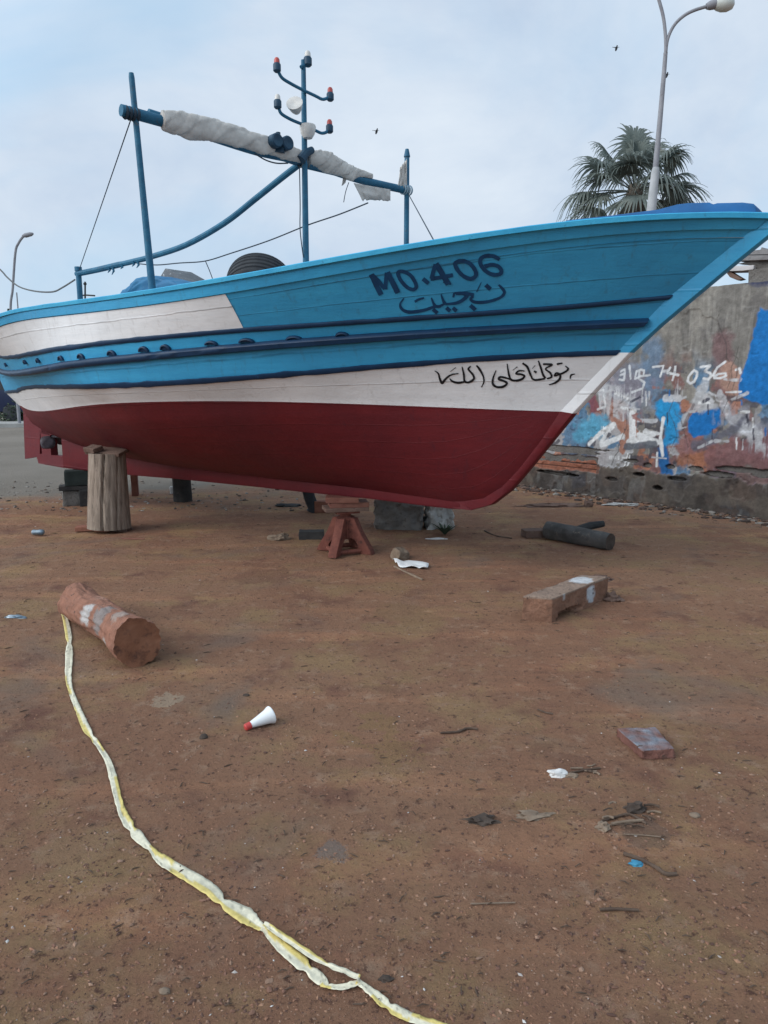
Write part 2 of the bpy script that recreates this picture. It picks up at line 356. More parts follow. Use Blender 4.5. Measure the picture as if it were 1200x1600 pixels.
def zl(L, s):
    if s < L['smin']:
        d = np.polyval(np.polyder(L['fit']), L['smin']); d = max(-.025, min(.02, d))
        return float(np.polyval(L['fit'], L['smin']) + d * (s - L['smin']))
    return float(np.polyval(L['fit'], s))
# rabbet line of the bottom (s, z)
STEM = [((1216, 329), (1249, 330)), ((1125, 401), (1156, 405)), ((1047, 464), (1085, 464)), ((1009, 507), (1034, 507)), ((966, 551), (986, 551)), ((877, 643), (897, 646)),
        ((845, 691), (858, 694)), ((811, 735), (822, 738)), ((785, 762), (797, 767)), ((755, 780), (768, 789)), ((715, 785), (738, 797))]
bowR = []
for a, b in STEM[5:]:
    p = atw(*a, HP); bowR.append((sw(p)[0], p.z))
KEEL = [(738, 797), (700, 795), (666, 791), (581, 780), (462, 768), (400, 761), (270, 748), (207, 743), (142, 736), (104, 732), (60, 724)]
keelp = []
for q in KEEL:
    p = atw(*q, HP); keelp.append((sw(p)[0], p.z))
print('KEEL', [(round(a, 2), round(b, 2)) for a, b in keelp])
Rs = [(-5.85, None), (-5.55, 1.03), (-5.1, .90), (-4.4, .78), (-3.5, .69), (-2.5, .64), (-1.0, .62), (0.2, .62)]
Rs[0] = (LINES[0]['sa'], zl(LINES[0], LINES[0]['sa']))
RL = Rs + bowR[::-1]
RL[-1] = (LINES[0]['sb'], zl(LINES[0], LINES[0]['sb']))
rs_ = np.array([a for a, b in RL]); rz_ = np.array([b for a, b in RL])
arc = np.concatenate([[0], np.cumsum(np.hypot(np.diff(rs_), np.diff(rz_)))]); arc /= arc[-1]
NT = 110
T = [(.5 - .5 * math.cos(math.pi * i / NT)) * .5 + .5 * i / NT for i in range(NT + 1)]
def levpt(i, t, side=1):
    L = LINES[i]; s = L['sa'] + (L['sb'] - L['sa']) * t
    return bw(s, side * halfb(L, s), zl(L, s))
def P(q, t, side=1):
    i = min(int(q), 4); f = q - i
    return levpt(i, t, side).lerp(levpt(i + 1, t, side), f)
def frame(q, t, side=1):
    e = 1e-3
    dt = (P(q, min(1, t + e), side) - P(q, max(0, t - e), side)); 
    i = min(max(q, .02), 4.98); dq = P(i + .02, t, side) - P(i - .02, t, side)
    n = dt.cross(dq).normalized()
    if n.dot(EW * side) < 0: n = -n
    return n, dt.normalized(), dq.normalized()
def bottom(x, t, side):
    rs = float(np.interp(t, arc, rs_)); rz = float(np.interp(t, arc, rz_))
    top = levpt(0, t, side); ts, tw = sw(top); tw = abs(tw)
    end = min(t, 1 - t) * 2
    full = min(1, end * 1.5) if t < .5 else min(1, (end * 1.05) ** 1.8)
    h = (x ** 1.3 * .6 + .4 * (1 - math.sqrt(max(0, 1 - x * x)))) * full + (x ** 1.15) * (1 - full)
    return bw(rs + (ts - rs) * h, side * (HP + (tw - HP) * x), rz + (top.z - rz) * h)
boat = thing('fishing_boat', bw(-1.5, 0, 0), 'blue and white wooden fishing boat with red bottom propped up on blocks and logs', 'boat')
def tofr(s_px):  # pixel on a level -> t
    pass
hm = MB(); uvs = []
nb = 16; bands = [6, 5, 4, 6, 3]
for side in (1, -1):
    rows = []; mats = []; vrow = []
    for k in range(nb + 1):
        x = (k / nb) ** .9
        rows.append([bottom(x, t, side) for t in T]); vrow.append(-6 + 6 * k / nb)
    mats += [2] * nb
    for b, nbk in enumerate(bands):
        for k in range(1, nbk + 1):
            rows.append([P(b + k / nbk, t, side) for t in T]); vrow.append([0, 1.5, 2, 3, 5.2, 6.2][b] + k / nbk * ([1.5, 2, 3, 5.2, 6.2, 7][b] - [0, 1.5, 2, 3, 5.2, 6.2][b]) + .12)
        mats += [1 if b == 0 else 0] * nbk
    o = len(hm.v); nv = len(T)
    hm.v += [p for r in rows for p in r]; uvs += [(sw(p)[0], vr) for r, vr in zip(rows, vrow) for p in r]
    for i in range(len(rows) - 1):
        for j in range(nv - 1):
            a, b, c, d = o + i * nv + j, o + i * nv + j + 1, o + (i + 1) * nv + j + 1, o + (i + 1) * nv + j
            hm.f.append((a, b, c, d) if side == -1 else (d, c, b, a)); hm.m.append(mats[i])
def uvmesh(name, mb, mats, uvs, smooth=180):
    me = bpy.data.meshes.new(name); org = boat.location
    me.from_pydata([tuple(v - org) for v in mb.v], [], mb.f)
    for m in mats: me.materials.append(m)
    me.polygons.foreach_set('material_index', mb.m); me.polygons.foreach_set('use_smooth', [True] * len(mb.f))
    u = me.uv_layers.new(name='planks')
    idx = [0] * len(me.loops); me.loops.foreach_get('vertex_index', idx)
    u.data.foreach_set('uv', [x for i in idx for x in uvs[i]])
    if smooth < 180: me.set_sharp_from_angle(angle=R(smooth))
    o = bpy.data.objects.new(name, me); C.objects.link(o); o.parent = boat; return o
hull = uvmesh('hull', hm, [M['blue'], M['white'], M['red']], uvs)
bvh = BVHTree.FromPolygons([tuple(v) for v in hm.v], hm.f)
def onhull(px, py, off=.0):
    h, n, i, d = bvh.ray_cast(CAM, ray(px, py).normalized())
    if h is None: return None
    if n.dot(ray(px, py)) > 0: n = -n
    return h + n * off
# sheer plank, slightly proud of the planking; white painted panel
def skin(q0, q1, t0, t1, side, off, nq, nt, tq0=None):
    mb = MB(); uv = []; G = []
    for i in range(nq + 1):
        q = q0 + (q1 - q0) * i / nq; row = []
        te = t1 if tq0 is None else tq0 + (t1 - tq0) * i / nq
        for j in range(nt + 1):
            t = t0 + (te - t0) * j / nt; p = P(q, t, side); row.append(p + frame(q, t, side)[0] * off); uv.append((sw(p)[0], q * 1.0 + .3))
        G.append(row)
    mb.grid(G)
    return mb, uv
for side in (1, -1):
    mb, uv = skin(4, 5, .0, 1, side, .014, 3, 90)
    # lower edge returns to the hull
    low = [mb.v[j] for j in range(91)]; o = len(mb.v)
    for j, p in enumerate(low):
        t = j / 90; mb.v.append(P(4, t, side) - frame(4, t, side)[0] * .004 - Vector((0, 0, .004))); uv.append((sw(p)[0], 4.3))
    for j in range(90): mb.f.append((j, j + 1, o + j + 1, o + j)); mb.m.append(0)
    uvmesh('sheer_plank', mb, [M['blue']], uv, 40)
def tat(level, px, py):
    p = onhull(px, py); s, w = sw(p); L = LINES[level]; return (s - L['sa']) / (L['sb'] - L['sa'])
tw_top, tw_bot = tat(4, 354, 460), tat(3, 378, 511)
mb, uv = skin(3.04, 3.97, .0, tw_top, 1, .004, 8, 60, tw_bot); uvmesh('painted_panel', mb, [M['white']], uv)
mb, uv = skin(3.04, 3.97, .0, tw_top, -1, .004, 8, 60, tw_bot); uvmesh('painted_panel', mb, [M['white']], uv)
def strake(q, t0, t1, side, h, d, wob=.0, n=100):
    mb = MB(); G = []
    for j in range(n + 1):
        t = t0 + (t1 - t0) * j / n; p = P(q, t, side); nn, tt, up = frame(q, t, side)
        hh = h * (1 + wob * noise.noise(Vector((t * 60, q, side)))); p = p + up * (wob * .4 * h * noise.noise(Vector((t * 25, q, 3))))
        G.append([p - up * hh - nn * .01, p - up * hh * .95 + nn * d * .6, p - up * hh * .5 + nn * d, p + up * hh * .5 + nn * d, p + up * hh * .95 + nn * d * .6, p + up * hh - nn * .01])
    mb.grid(G); k = len(G[0]); e = n * k
    mb.f += [tuple(range(k)), tuple(e + i for i in range(k))[::-1]]; mb.m += [0, 0]
    return mb
for side in (1, -1):
    for q, h, d, t1, wb in ((1.0, .025, .010, 1.0, .5), (2.0, .034, .045, .999, .12), (3.0, .022, .014, 1.0, .35)):
        obj('rubbing_strake', strake(q, 0, t1, side, h, d, wb), M['navy'], boat, smooth=50)
# gunwale cap
for side in (1, -1):
    mb = MB(); G = []
    for j in range(101):
        t = j / 100; p = P(5, t, side); n = Vector((frame(5, t, side)[0].x, frame(5, t, side)[0].y, 0)).normalized()
        inn = min(.13, abs(sw(p)[1])); z = Vector((0, 0, 1)); jz = noise.noise(Vector((t * 40, side, 0))) * .003
        G.append([p + n * .02 - z * .034, p + n * .024 - z * (.006 - jz), p + n * .018 + z * jz, p - n * (inn - .01), p - n * inn - z * .01, p - n * inn - z * .045])
    mb.grid(G, closev=True); obj('gunwale_cap', mb, M['capblue'], boat, smooth=40)
# deck
mb = MB(); G = []
for j in range(61):
    t = j / 60; a = P(4.0, t, 1); s, w = sw(a); z = a.z - .05
    G.append([bw(s, (w - .03) * k, z + .04 * (1 - k * k)) for k in np.linspace(-1, 1, 9)])
mb.grid(G); obj('deck', mb, pmat('deck_paint', (.20, .24, .27), (.28, .32, .34), 6, .8, .3), boat)
# stem
mb = MB(); G = []; rm = [0, 0, 0, 0, 1, 2, 2, 2, 2, 2]
pts = []
for a, b in STEM:
    A = atw(*a, HP); B = atw(*b, HP * .7); pts.append((sw(A)[0], A.z, sw(B)[0], B.z))
fine = []
for i in range(len(pts) - 1):
    for k in range(3):
        f = k / 3; fine.append((tuple(pts[i][c] * (1 - f) + pts[i + 1][c] * f for c in range(4)), rm[i]))
fine.append((pts[-1], 2))
prev = None
for (sa, za, sf, zf), m in fine:
    row = [bw(sa - .05, HP + .004, za), bw(sa, HP + .004, za), bw(sf - .012, HP * .8, zf), bw(sf, HP * .55, zf), bw(sf, -HP * .55, zf), bw(sf - .012, -HP * .8, zf), bw(sa, -HP - .004, za), bw(sa - .05, -HP - .004, za)]
    o = len(mb.v); mb.v += row
    if prev is not None:
        for k in range(7): mb.f.append((prev[0] + k, prev[0] + k + 1, o + k + 1, o + k)); mb.m.append(prev[1])
    else: mb.f.append(tuple(range(o, o + 8))); mb.m.append(m)
    prev = (o, m)
stem_uv = [(sw(p)[0], p.z * 3 + .5) for p in mb.v]
uvmesh('stem', mb, [M['blue'], M['white'], M['red']], stem_uv, 40)
# keel, skeg with propeller opening, rudder
def wpoly(mb, px, hw, m=0):
    p = [atw(*q, hw) for q in px]; mb.prism(p, EW * (-2 * hw), m)
mb = MB()
kz = sorted(keelp); ks = np.array([a for a, b in kz]); kzz = np.array([b for a, b in kz])
s_ap = sw(atw(97, 700, HP))[0]
def keelz(s): return float(np.interp(s, ks, kzz))
G = []
for s in np.linspace(s_ap, bowR[-1][0] + .02, 60):
    top = float(np.interp(s, rs_[:9], rz_[:9])) + .06 if s < bowR[-1][0] - .2 else .66
    G.append([bw(s, HP, top), bw(s, HP * 1.05, keelz(s) + .02), bw(s, HP * .8, keelz(s)), bw(s, -HP * .8, keelz(s)), bw(s, -HP * 1.05, keelz(s) + .02), bw(s, -HP, top)])
mb.grid(G); mb.f += [(0, 1, 2, 3, 4, 5), tuple(len(G) * 6 - 1 - i for i in range(6))]; mb.m += [0, 0]
s_he = sw(atw(60, 724, HP))[0]; zheel = atw(88, 712, HP).z
# closing piece at the forefoot
sf0, sf1 = bowR[-1][0], pts[-1][2]
mb.prism([bw(sf0 - .05, HP, keelz(sf0) + .005), bw(sf1, HP, pts[-1][3]), bw(sf0 + .02, HP, pts[-1][1])], EW * (-2 * HP))
mb.prism([bw(s_ap, HP, keelz(s_ap)), bw(s_ap, HP, zheel), bw(s_he + .03, HP, zheel), bw(s_he - .04, HP, zheel - .03), bw(s_he, HP, keelz(s_he))], EW * (-2 * HP))
ztop = atw(75, 680, HP).z; s_p0 = sw(atw(79, 700, HP))[0]; s_p1 = sw(atw(65, 700, HP))[0]
mb.prism([bw(s_p0, HP, zheel), bw(s_p0, HP, ztop + .25), bw(s_p1, HP, ztop + .25), bw(s_p1, HP, zheel)], EW * (-2 * HP))
mb.prism([bw(s_ap + .01, HP, ztop + .05), bw(s_ap + .01, HP, 1.0), bw(s_p1 + .02, HP, 1.1), bw(s_p1 + .02, HP, ztop + .02), bw(s_p0, HP, ztop)], EW * (-2 * HP))
uvmesh('keel', mb, [M['red']], [(sw(p)[0], p.z * 3 + .5) for p in mb.v], 40)
mb = MB(); 
rp = [atw(*q, .03) for q in ((36, 640), (39, 717), (62, 713), (63, 640))]
mb.prism(rp, EW * -.06); uvmesh('rudder', mb, [M['red']], [(sw(p)[0], p.z * 3 + .5) for p in mb.v], 40)
mb = MB(); hub = bw(s_p0 + .02, 0, atw(68, 680, 0).z)
mb.lathe(hub - ES * .16, ES, [(0, 0), (.016, .0), (.028, .05), (.032, .14), (.024, .22), (.020, .40)], 16)
for k in range(3):
    a = R(200 + 120 * k); u = EW * math.cos(a) + Vector((0, 0, 1)) * math.sin(a); w_ = ES.cross(u)
    G = []
    for i in range(7):
        f = i / 6; wd = .10 * math.sin(math.pi * (f * .8 + .16)); tw = .9 - .5 * f
        G.append([hub + u * (.04 + .19 * f) + (w_ * math.cos(tw) + ES * math.sin(tw)) * wd * k2 + ES * 0 for k2 in (-1, -.3, .4, 1)])
    mb.grid(G)
pr = obj('propeller', mb, M['prop'], boat)
mo = pr.modifiers.new('thick', 'SOLIDIFY'); mo.thickness = .012
# scuppers above the middle rail
for px, py, wd in ((12, 571, 8), (42, 567, 10), (62, 565, 10), (97, 562, 13), (128, 559, 14), (176, 554, 16), (226, 548, 17), (260, 545, 17), (331, 537, 20), (386, 533, 23), (460, 529, 24), (535, 523, 19)):
    mb = MB(); p0 = onhull(px, py + 1); 
    if p0 is None: continue
    h, n, _, _ = bvh.ray_cast(CAM, ray(px, py + 1).normalized()); n = -n if n.dot(ray(px, py)) > 0 else n
    tt = Vector((n.y, -n.x, 0)).normalized(); up = n.cross(tt); up = -up if up.z < 0 else up
    r = wd * .5 * (p0.length) / F * 1.1; hgt = .045 if px < 300 else .032
    G = []
    for k in range(11):
        a = math.pi * k / 10
        c, s_ = math.cos(a), math.sin(a)
        G.append([p0 + tt * r * c + up * hgt * s_ - n * .01, p0 + tt * r * c + up * hgt * s_ + n * .02, p0 + tt * r * .8 * c + up * hgt * .8 * s_ + n * .025, p0 + tt * r * .55 * c + up * hgt * .55 * s_ + n * .014, p0 + n * .012])
    mb.grid(G); sc = obj('scupper', mb, M['navy'], boat)
    
# lettering: brush strokes surveyed on the planking
def catm(pts, n=8, closed=False):
    pts = [np.array(p, float) for p in pts]
    if len(pts) < 3: 
        return [tuple(pts[0] + (pts[1] - pts[0]) * k / n) for k in range(n + 1)]
    out = []; m = len(pts); rng_ = range(m) if closed else range(m - 1)
    for i in rng_:
        p0 = pts[(i - 1) % m] if closed or i > 0 else pts[0]; p1 = pts[i]; p2 = pts[(i + 1) % m]; p3 = pts[(i + 2) % m] if closed or i + 2 < m else pts[-1]
        for k in range(n):
            t = k / n; out.append(tuple(.5 * (2 * p1 + (p2 - p0) * t + (2 * p0 - 5 * p1 + 4 * p2 - p3) * t * t + (3 * p1 - p0 - 3 * p2 + p3) * t ** 3)))
    out.append(tuple(pts[0] if closed else pts[-1])); return out
def strokes(mb, lst, sc, ox, oy, off, nib=None):
    for kk, st_ in enumerate(lst):
        pts, w = st_[0], st_[1]; closed = len(st_) > 2 and st_[2]
        q = catm(pts, 8, closed); n = len(q); Lr = []; Rr = []; Mr = []
        for i in range(n):
            a = q[max(i - 1, 0)]; b = q[min(i + 1, n - 1)]
            if closed and i in (0, n - 1): a = q[n - 2]; b = q[1]
            dx, dy = b[0] - a[0], b[1] - a[1]; l = math.hypot(dx, dy) or 1; nx_, ny_ = -dy / l, dx / l
            f = i / (n - 1); ww = w if not isinstance(w, (tuple, list)) else float(np.interp(f, np.linspace(0, 1, len(w)), w))
            if nib: ww *= .45 + .75 * abs(math.cos(math.atan2(ny_, nx_) - nib))
            ww *= 1 + .12 * noise.noise(Vector((q[i][0] * .05, q[i][1] * .05, 1)))
            e = .5 * ww
            cx, cy = q[i]
            o3 = off + .0004 * (kk % 4)
            row = [onhull((cx + nx_ * e * k) / sc + ox, (cy + ny_ * e * k) / sc + oy, o3) for k in (-1, -.33, .33, 1)]
            if None in row: continue
            Lr.append(row)
        if len(Lr) > 1: mb.grid(Lr)
mb = MB()
strokes(mb, [([(52, 200), (90, 280), (134, 368)], 42), ([(62, 205), (110, 255), (165, 318)], 34), ([(168, 322), (172, 260), (180, 185)], 32), ([(184, 182), (225, 260), (270, 352)], 44),
    ([(272, 185), (315, 178), (372, 208), (412, 268), (418, 308), (388, 324), (338, 300), (288, 240)], 30, True), ([(474, 236), (520, 274)], 34),
    ([(580, 112), (625, 185), (682, 282)], 46), ([(578, 118), (560, 175), (545, 236)], 34), ([(536, 238), (620, 224), (718, 206)], 32), ([(640, 262), (705, 278)], 16),
    ([(738, 112), (785, 90), (850, 108), (896, 160), (906, 208), (866, 236), (808, 216), (758, 166)], 33, True),
    ([(1098, 78), (1050, 52), (985, 50), (944, 76), (946, 122), (985, 172), (1045, 202), (1102, 196), (1112, 165), (1082, 132), (1030, 122), (975, 136)], 32)],
    5.217, 570, 390, .003)
obj('registration_number', mb, M['letter'], boat)
mb = MB()
strokes(mb, [([(1092, 285), (1122, 318), (1138, 348), (1112, 384), (1040, 414), (960, 428), (890, 424), (864, 402), (884, 378)], (14, 24, 26, 22, 24, 26, 26, 22, 20)), ([(986, 286), (1024, 322)], 34), ([(950, 264), (912, 342)], (6, 10)),
    ([(890, 366), (840, 358), (790, 349), (730, 352)], (24, 30, 20, 14)), ([(728, 352), (722, 388)], 16), ([(740, 362), (800, 356), (832, 372), (800, 408), (744, 434), (664, 442)], (14, 30, 34, 28, 24, 18)), ([(860, 452), (902, 490)], 34),
    ([(668, 442), (645, 425), (622, 362)], (18, 24, 10)), ([(664, 472), (696, 500)], 30), ([(718, 472), (748, 500)], 30),
    ([(650, 440), (600, 462), (566, 446), (543, 390)], (16, 24, 22, 10)), ([(556, 484), (592, 516)], 30),
    ([(604, 462), (560, 466), (500, 488), (420, 504), (350, 506), (302, 482), (290, 440), (320, 394)], (18, 22, 26, 28, 28, 24, 16, 8)), ([(408, 424), (440, 404), (484, 392)], (22, 18, 14))],
    5.217, 570, 390, .003)
obj('name_lettering', mb, M['letter'], boat)
mb = MB()
strokes(mb, [([(1142, 145), (1112, 154), (1104, 184)], (6, 14, 8)), ([(1000, 68), (1044, 60)], (16, 12)), ([(1066, 82), (1088, 106), (1062, 130), (1010, 152), (984, 158), (996, 138), (1024, 148), (1022, 184), (986, 214), (938, 230)], (8, 16, 16, 14, 16, 14, 16, 18, 16, 6)),
    ([(892, 68), (962, 72), (912, 104), (948, 136), (958, 168), (922, 182)], (14, 16, 10, 16, 16, 12)), ([(856, 42), (876, 100), (892, 150), (912, 178)], (10, 16, 18, 14)),
    ([(908, 180), (870, 188), (830, 192), (806, 180)], (14, 16, 16, 12)), ([(822, 122), (842, 134)], 16), ([(732, 60), (768, 88), (790, 140), (808, 182)], (14, 18, 16, 12)), ([(808, 104), (832, 78)], (4, 6)),
    ([(748, 122), (706, 120), (682, 142), (722, 148), (746, 160), (732, 182), (690, 196), (644, 190), (626, 150), (612, 66)], (8, 14, 16, 16, 16, 18, 18, 16, 16, 8)), ([(656, 116), (692, 88)], (4, 7)),
    ([(650, 192), (604, 176), (560, 168), (548, 186), (592, 202), (610, 220), (580, 244), (530, 246), (500, 220), (504, 172), (526, 116)], (12, 14, 16, 18, 18, 18, 18, 18, 18, 14, 6)),
    ([(372, 78), (396, 108), (424, 160), (430, 208), (410, 250)], (12, 18, 14, 12, 6)),
    ([(328, 84), (310, 108), (344, 150), (352, 184), (312, 210), (280, 200), (274, 150), (260, 88)], (10, 16, 16, 18, 18, 16, 16, 8)),
    ([(284, 204), (230, 214), (184, 202), (164, 180)], (14, 18, 16, 8)), ([(178, 148), (232, 140)], (12, 8)), ([(196, 146), (160, 160), (128, 188), (104, 216), (86, 182), (74, 142), (46, 120)], (8, 14, 18, 20, 16, 12, 6)), ([(168, 126), (212, 94)], (4, 6))],
    5.0, 670, 555, .003)
obj('motto_lettering', mb, M['black'], boat)

# ------------------------------------------------------------------ spars, awning, lamps, rigging
P1 = bw(-.85, 1.36, 0); P2 = bw(-.32, -1.42, 0); PN = Vector((P2.y - P1.y, -(P2.x - P1.x), 0)).normalized()
XD = (P2 - P1).normalized()
def atx(px, py, off=0.0): return atplane(px, py, P1 + PN * off, PN)
if PN.dot(CAM - P1) < 0: PN = -PN     # faces the camera side
zdeck = P(4, .5).z - .05
def seg(px, w=None): return [atx(*q) for q in px]
# port and starboard posts
a, b = atx(205, 114), atx(236, 432); mb = MB(); down = b + (b - a).normalized() * .45
mb.tube([a, a.lerp(b, .02), a.lerp(b, .5), b, down], [.018, .022, .024, .029, .029], 12); post1 = obj('awning_post', mb, M['spar'], boat)
a, b = atx(636, 233), atx(635, 378); mb = MB()
mb.tube([a, a.lerp(b, .08), a.lerp(b, .09), b, b + Vector((0, 0, -.6))], [.018, .034, .026, .028, .03], 12); obj('awning_post', mb, M['spar'], boat)
# crossbeam: two laid spars
mb = MB()
mb.tube(catm([atx(189, 172), atx(230, 183), atx(300, 203), atx(400, 235), atx(476, 252), atx(560, 280), atx(638, 298)], 6), [.044] * 12 + [.042] * 12 + [.038] * 13, 12)
cb = obj('crossbeam', mb, M['spar'], boat)
mb = MB(); mb.tube([atx(232, 176, -.06), atx(330, 207, -.06), atx(476, 258, -.06), atx(612, 292, -.06)], [.03, .032, .03, .022], 10); obj('spare_spar', mb, M['spar'], boat)
for q in ((206, 178), (635, 297)):
    mb = MB(); c = atx(*q); 
    for k in range(4): mb.lathe(c + XD * (-.05 + .03 * k), XD, [(.046, -.012), (.053, 0), (.046, .012)], 14)
    obj('lashing', mb, M['darkcable'] if q[0] < 400 else M['sparlight'], cb)
mb = MB(); c = atx(476, 253, .02)
for k in range(3): mb.lathe(c + XD * (-.04 + .03 * k), XD, [(.052, -.012), (.060, 0), (.052, .012)], 14)
obj('lashing', mb, M['rope'], cb)
# mast
a, b = atx(474, 94, .05), atx(478, 405, .05); mb = MB()
mb.tube([a, a.lerp(b, .4), b, b + Vector((0, 0, -.8))], [.021, .026, .030, .030], 14); mast = obj('mast', mb, M['spar'], boat)
def lampunit(c, lens, tilt=Vector((0, 0, 1)), sc=1.0):
    mb = MB(); mb.lathe(c, tilt, [(0, 0), (.022 * sc, 0), (.034 * sc, .012 * sc), (.034 * sc, .06 * sc), (.026 * sc, .072 * sc)], 14, 0)
    mb.lathe(c + tilt * .07 * sc, tilt, [(.026 * sc, 0), (.024 * sc, .03 * sc), (.015 * sc, .045 * sc), (0, .05 * sc)], 14, 1)
    return obj('navigation_lamp', mb, [M['lampdark'], lens], mast)
for arm in (((435, 112), (441, 122), (455, 131), (474, 141), (493, 150), (503, 155), (510, 154), (513, 152)), ((436, 170), (440, 178), (455, 187), (474, 195), (493, 204), (502, 208), (509, 207), (512, 204))):
    mb = MB(); mb.tube(catm([atx(*q, .09) for q in arm], 4), .014, 8); obj('lamp_arm', mb, M['spar'], mast)
for q, lens in (((433, 113), 'lampred'), ((516, 158), 'lampred'), ((434, 170), 'lampwhite'), ((515, 208), 'lampred')):
    lampunit(atx(*q, .09), M[lens])
lampunit(atx(481, 104, .07), M['lampwhite'], sc=1.1)
mb = MB(); mb.tube([atx(470, 105, .06), atx(476, 101, .06), atx(482, 103, .07)], .016, 8); obj('lamp_bracket', mb, M['spar'], mast)
mb = MB(); c = atx(462, 168, .12); ax = (XD * -.7 + PN * .6 + Vector((0, 0, .5))).normalized()
mb.lathe(c - ax * .05, ax, [(0, 0), (.03, 0), (.05, .03), (.072, .09), (.074, .10), (.06, .102), (0, .09)], 20); obj('floodlight', mb, M['lampwhite'], mast)
mb = MB(); c = atx(481, 217, .10); mb.lathe(c, (0, 0, 1), [(0, 0), (.04, .005), (.062, .04), (.075, .1), (.07, .115), (0, .115)], 20); obj('work_light', mb, M['lampwhite'], mast)
# horn loudspeaker on the beam
mb = MB(); c = atx(435, 224, .06)
for k in (-1, 1): mb.lathe(c + XD * .055 * k - PN * .03, PN, [(0, 0), (.045, 0), (.06, .03), (.06, .10), (.05, .11), (0, .10)], 16)
mb.box(c + Vector((0, 0, -.02)), (.10, .06, .11)); mb.tube([c + Vector((0, 0, .04)), c + Vector((0, 0, .09))], .02, 10); obj('signal_horn', mb, M['lampdark'], cb)
mb = MB(); mb.tube([atx(470, 250, .07), atx(477, 240, .07), atx(488, 234, .07)], [.045, .04, .03], 10); obj('mast_cleat', mb, M['lampdark'], mast)
# furled awning
def roll(px, rad, off, lift, seed, turns=0):
    pts = [atx(*q, off) for q in px]; pts = [Vector(p) for p in catm(pts, 22)]; n = len(pts); G = []
    rr = np.interp(np.linspace(0, 1, n), np.linspace(0, 1, len(rad)), rad)
    for i, p in enumerate(pts):
        t = (pts[min(i + 1, n - 1)] - pts[max(i - 1, 0)]).normalized(); a_ = Vector((0, 0, 1)); a_ = (a_ - t * a_.dot(t)).normalized(); b_ = t.cross(a_); row = []
        for j in range(44):
            th = 2 * math.pi * j / 44
            u = i / 22
            w = noise.noise(Vector((u * 1.1 + math.cos(th), math.sin(th) * 1.2, seed))) * .16
            sp = (th + u * 2.3 + .5 * noise.noise(Vector((u * 1.5, seed, 0)))) / (2 * math.pi) * 3
            fr = sp % 1; w += .16 * (fr ** 1.6) - .08                        # wraps of cloth lying over each other
            c2 = abs(((u * 2.6 + th * .55 + 1.4 * noise.noise(Vector((u * .9, 4, seed)))) % 1) - .5) * 2; w -= .10 * math.exp(-(c2 / .16) ** 2)
            sag = max(0, -math.cos(th)) * .25 * (.6 + .8 * noise.noise(Vector((u * 1.7, 8, seed))))
            r = rr[i] * (1 + w + sag); row.append(p + a_ * (r * math.cos(th) * 1.02) + b_ * r * math.sin(th) * .62)
        G.append(row)
    mb = MB(); mb.grid(G, closev=True); o = len(mb.v); k = 44
    mb.f += [tuple(range(k)), tuple(o - k + j for j in range(k))[::-1]]; mb.m += [0, 0]; return mb
aw = obj('furled_awning', roll([(254, 187), (300, 196), (350, 207), (400, 222), (440, 234), (470, 244)], (.070, .088, .082, .072, .066, .05), .03, 0, 2), M['canvas'], boat, smooth=180)
mb = roll([(482, 243), (505, 250), (525, 258), (545, 268), (562, 270), (582, 275)], (.05, .082, .078, .066, .036, .018), .03, 0, 6); obj('awning_end', mb, M['canvas'], aw, smooth=180)
# hanging torn cloth
def cloth(px_top, px_bot, seed, off=.03):
    mb = MB(); G = []; n = 24
    for i in range(n + 1):
        f = i / n
        ta = np.array(px_top[0]) * (1 - f) + np.array(px_top[1]) * f; bb = np.array(px_bot[0]) * (1 - f) + np.array(px_bot[1]) * f
        bb[1] += 4 * noise.noise(Vector((f * 14, seed, 0))); G.append([atx(*(ta * (1 - k / 8) + bb * k / 8), off + .03 * noise.noise(Vector((f * 5, k * .3, seed)))) for k in range(9)])
    mb.grid(G); o = mb; return o
for tp, bt, sd in ((((553, 286), (610, 296)), ((566, 312), (610, 314)), 1), (((625, 262), (636, 248)), ((622, 293), (636, 296)), 4), (((540, 262), (546, 264)), ((534, 290), (540, 284)), 7)):
    o = obj('hanging_cloth', cloth(tp, bt, sd), M['canvas'], aw, smooth=180); mo = o.modifiers.new('t', 'SOLIDIFY'); mo.thickness = .004
# curved brace pole and stern stanchion
wm = sw(atx(478, 300))[1]
sp = atw(123, 424, wm); 
mb = MB(); mb.tube([Vector(p) for p in catm([atw(*q, wm) for q in ((120, 428), (150, 422), (180, 415), (210, 408), (237, 401), (290, 383), (350, 349), (400, 310), (440, 278), (466, 258))], 5)], [.034] * 12 + [.030] * 34, 10); obj('brace_pole', mb, M['spar'], boat)
mb = MB(); t_ = atw(122, 417, wm); mb.tube([t_, t_ - Vector((0, 0, .05)), t_ - Vector((0, 0, .052)), t_ - Vector((0, 0, 1.0))], [.044, .044, .034, .034], 12); obj('stern_stanchion', mb, M['spar'], boat)
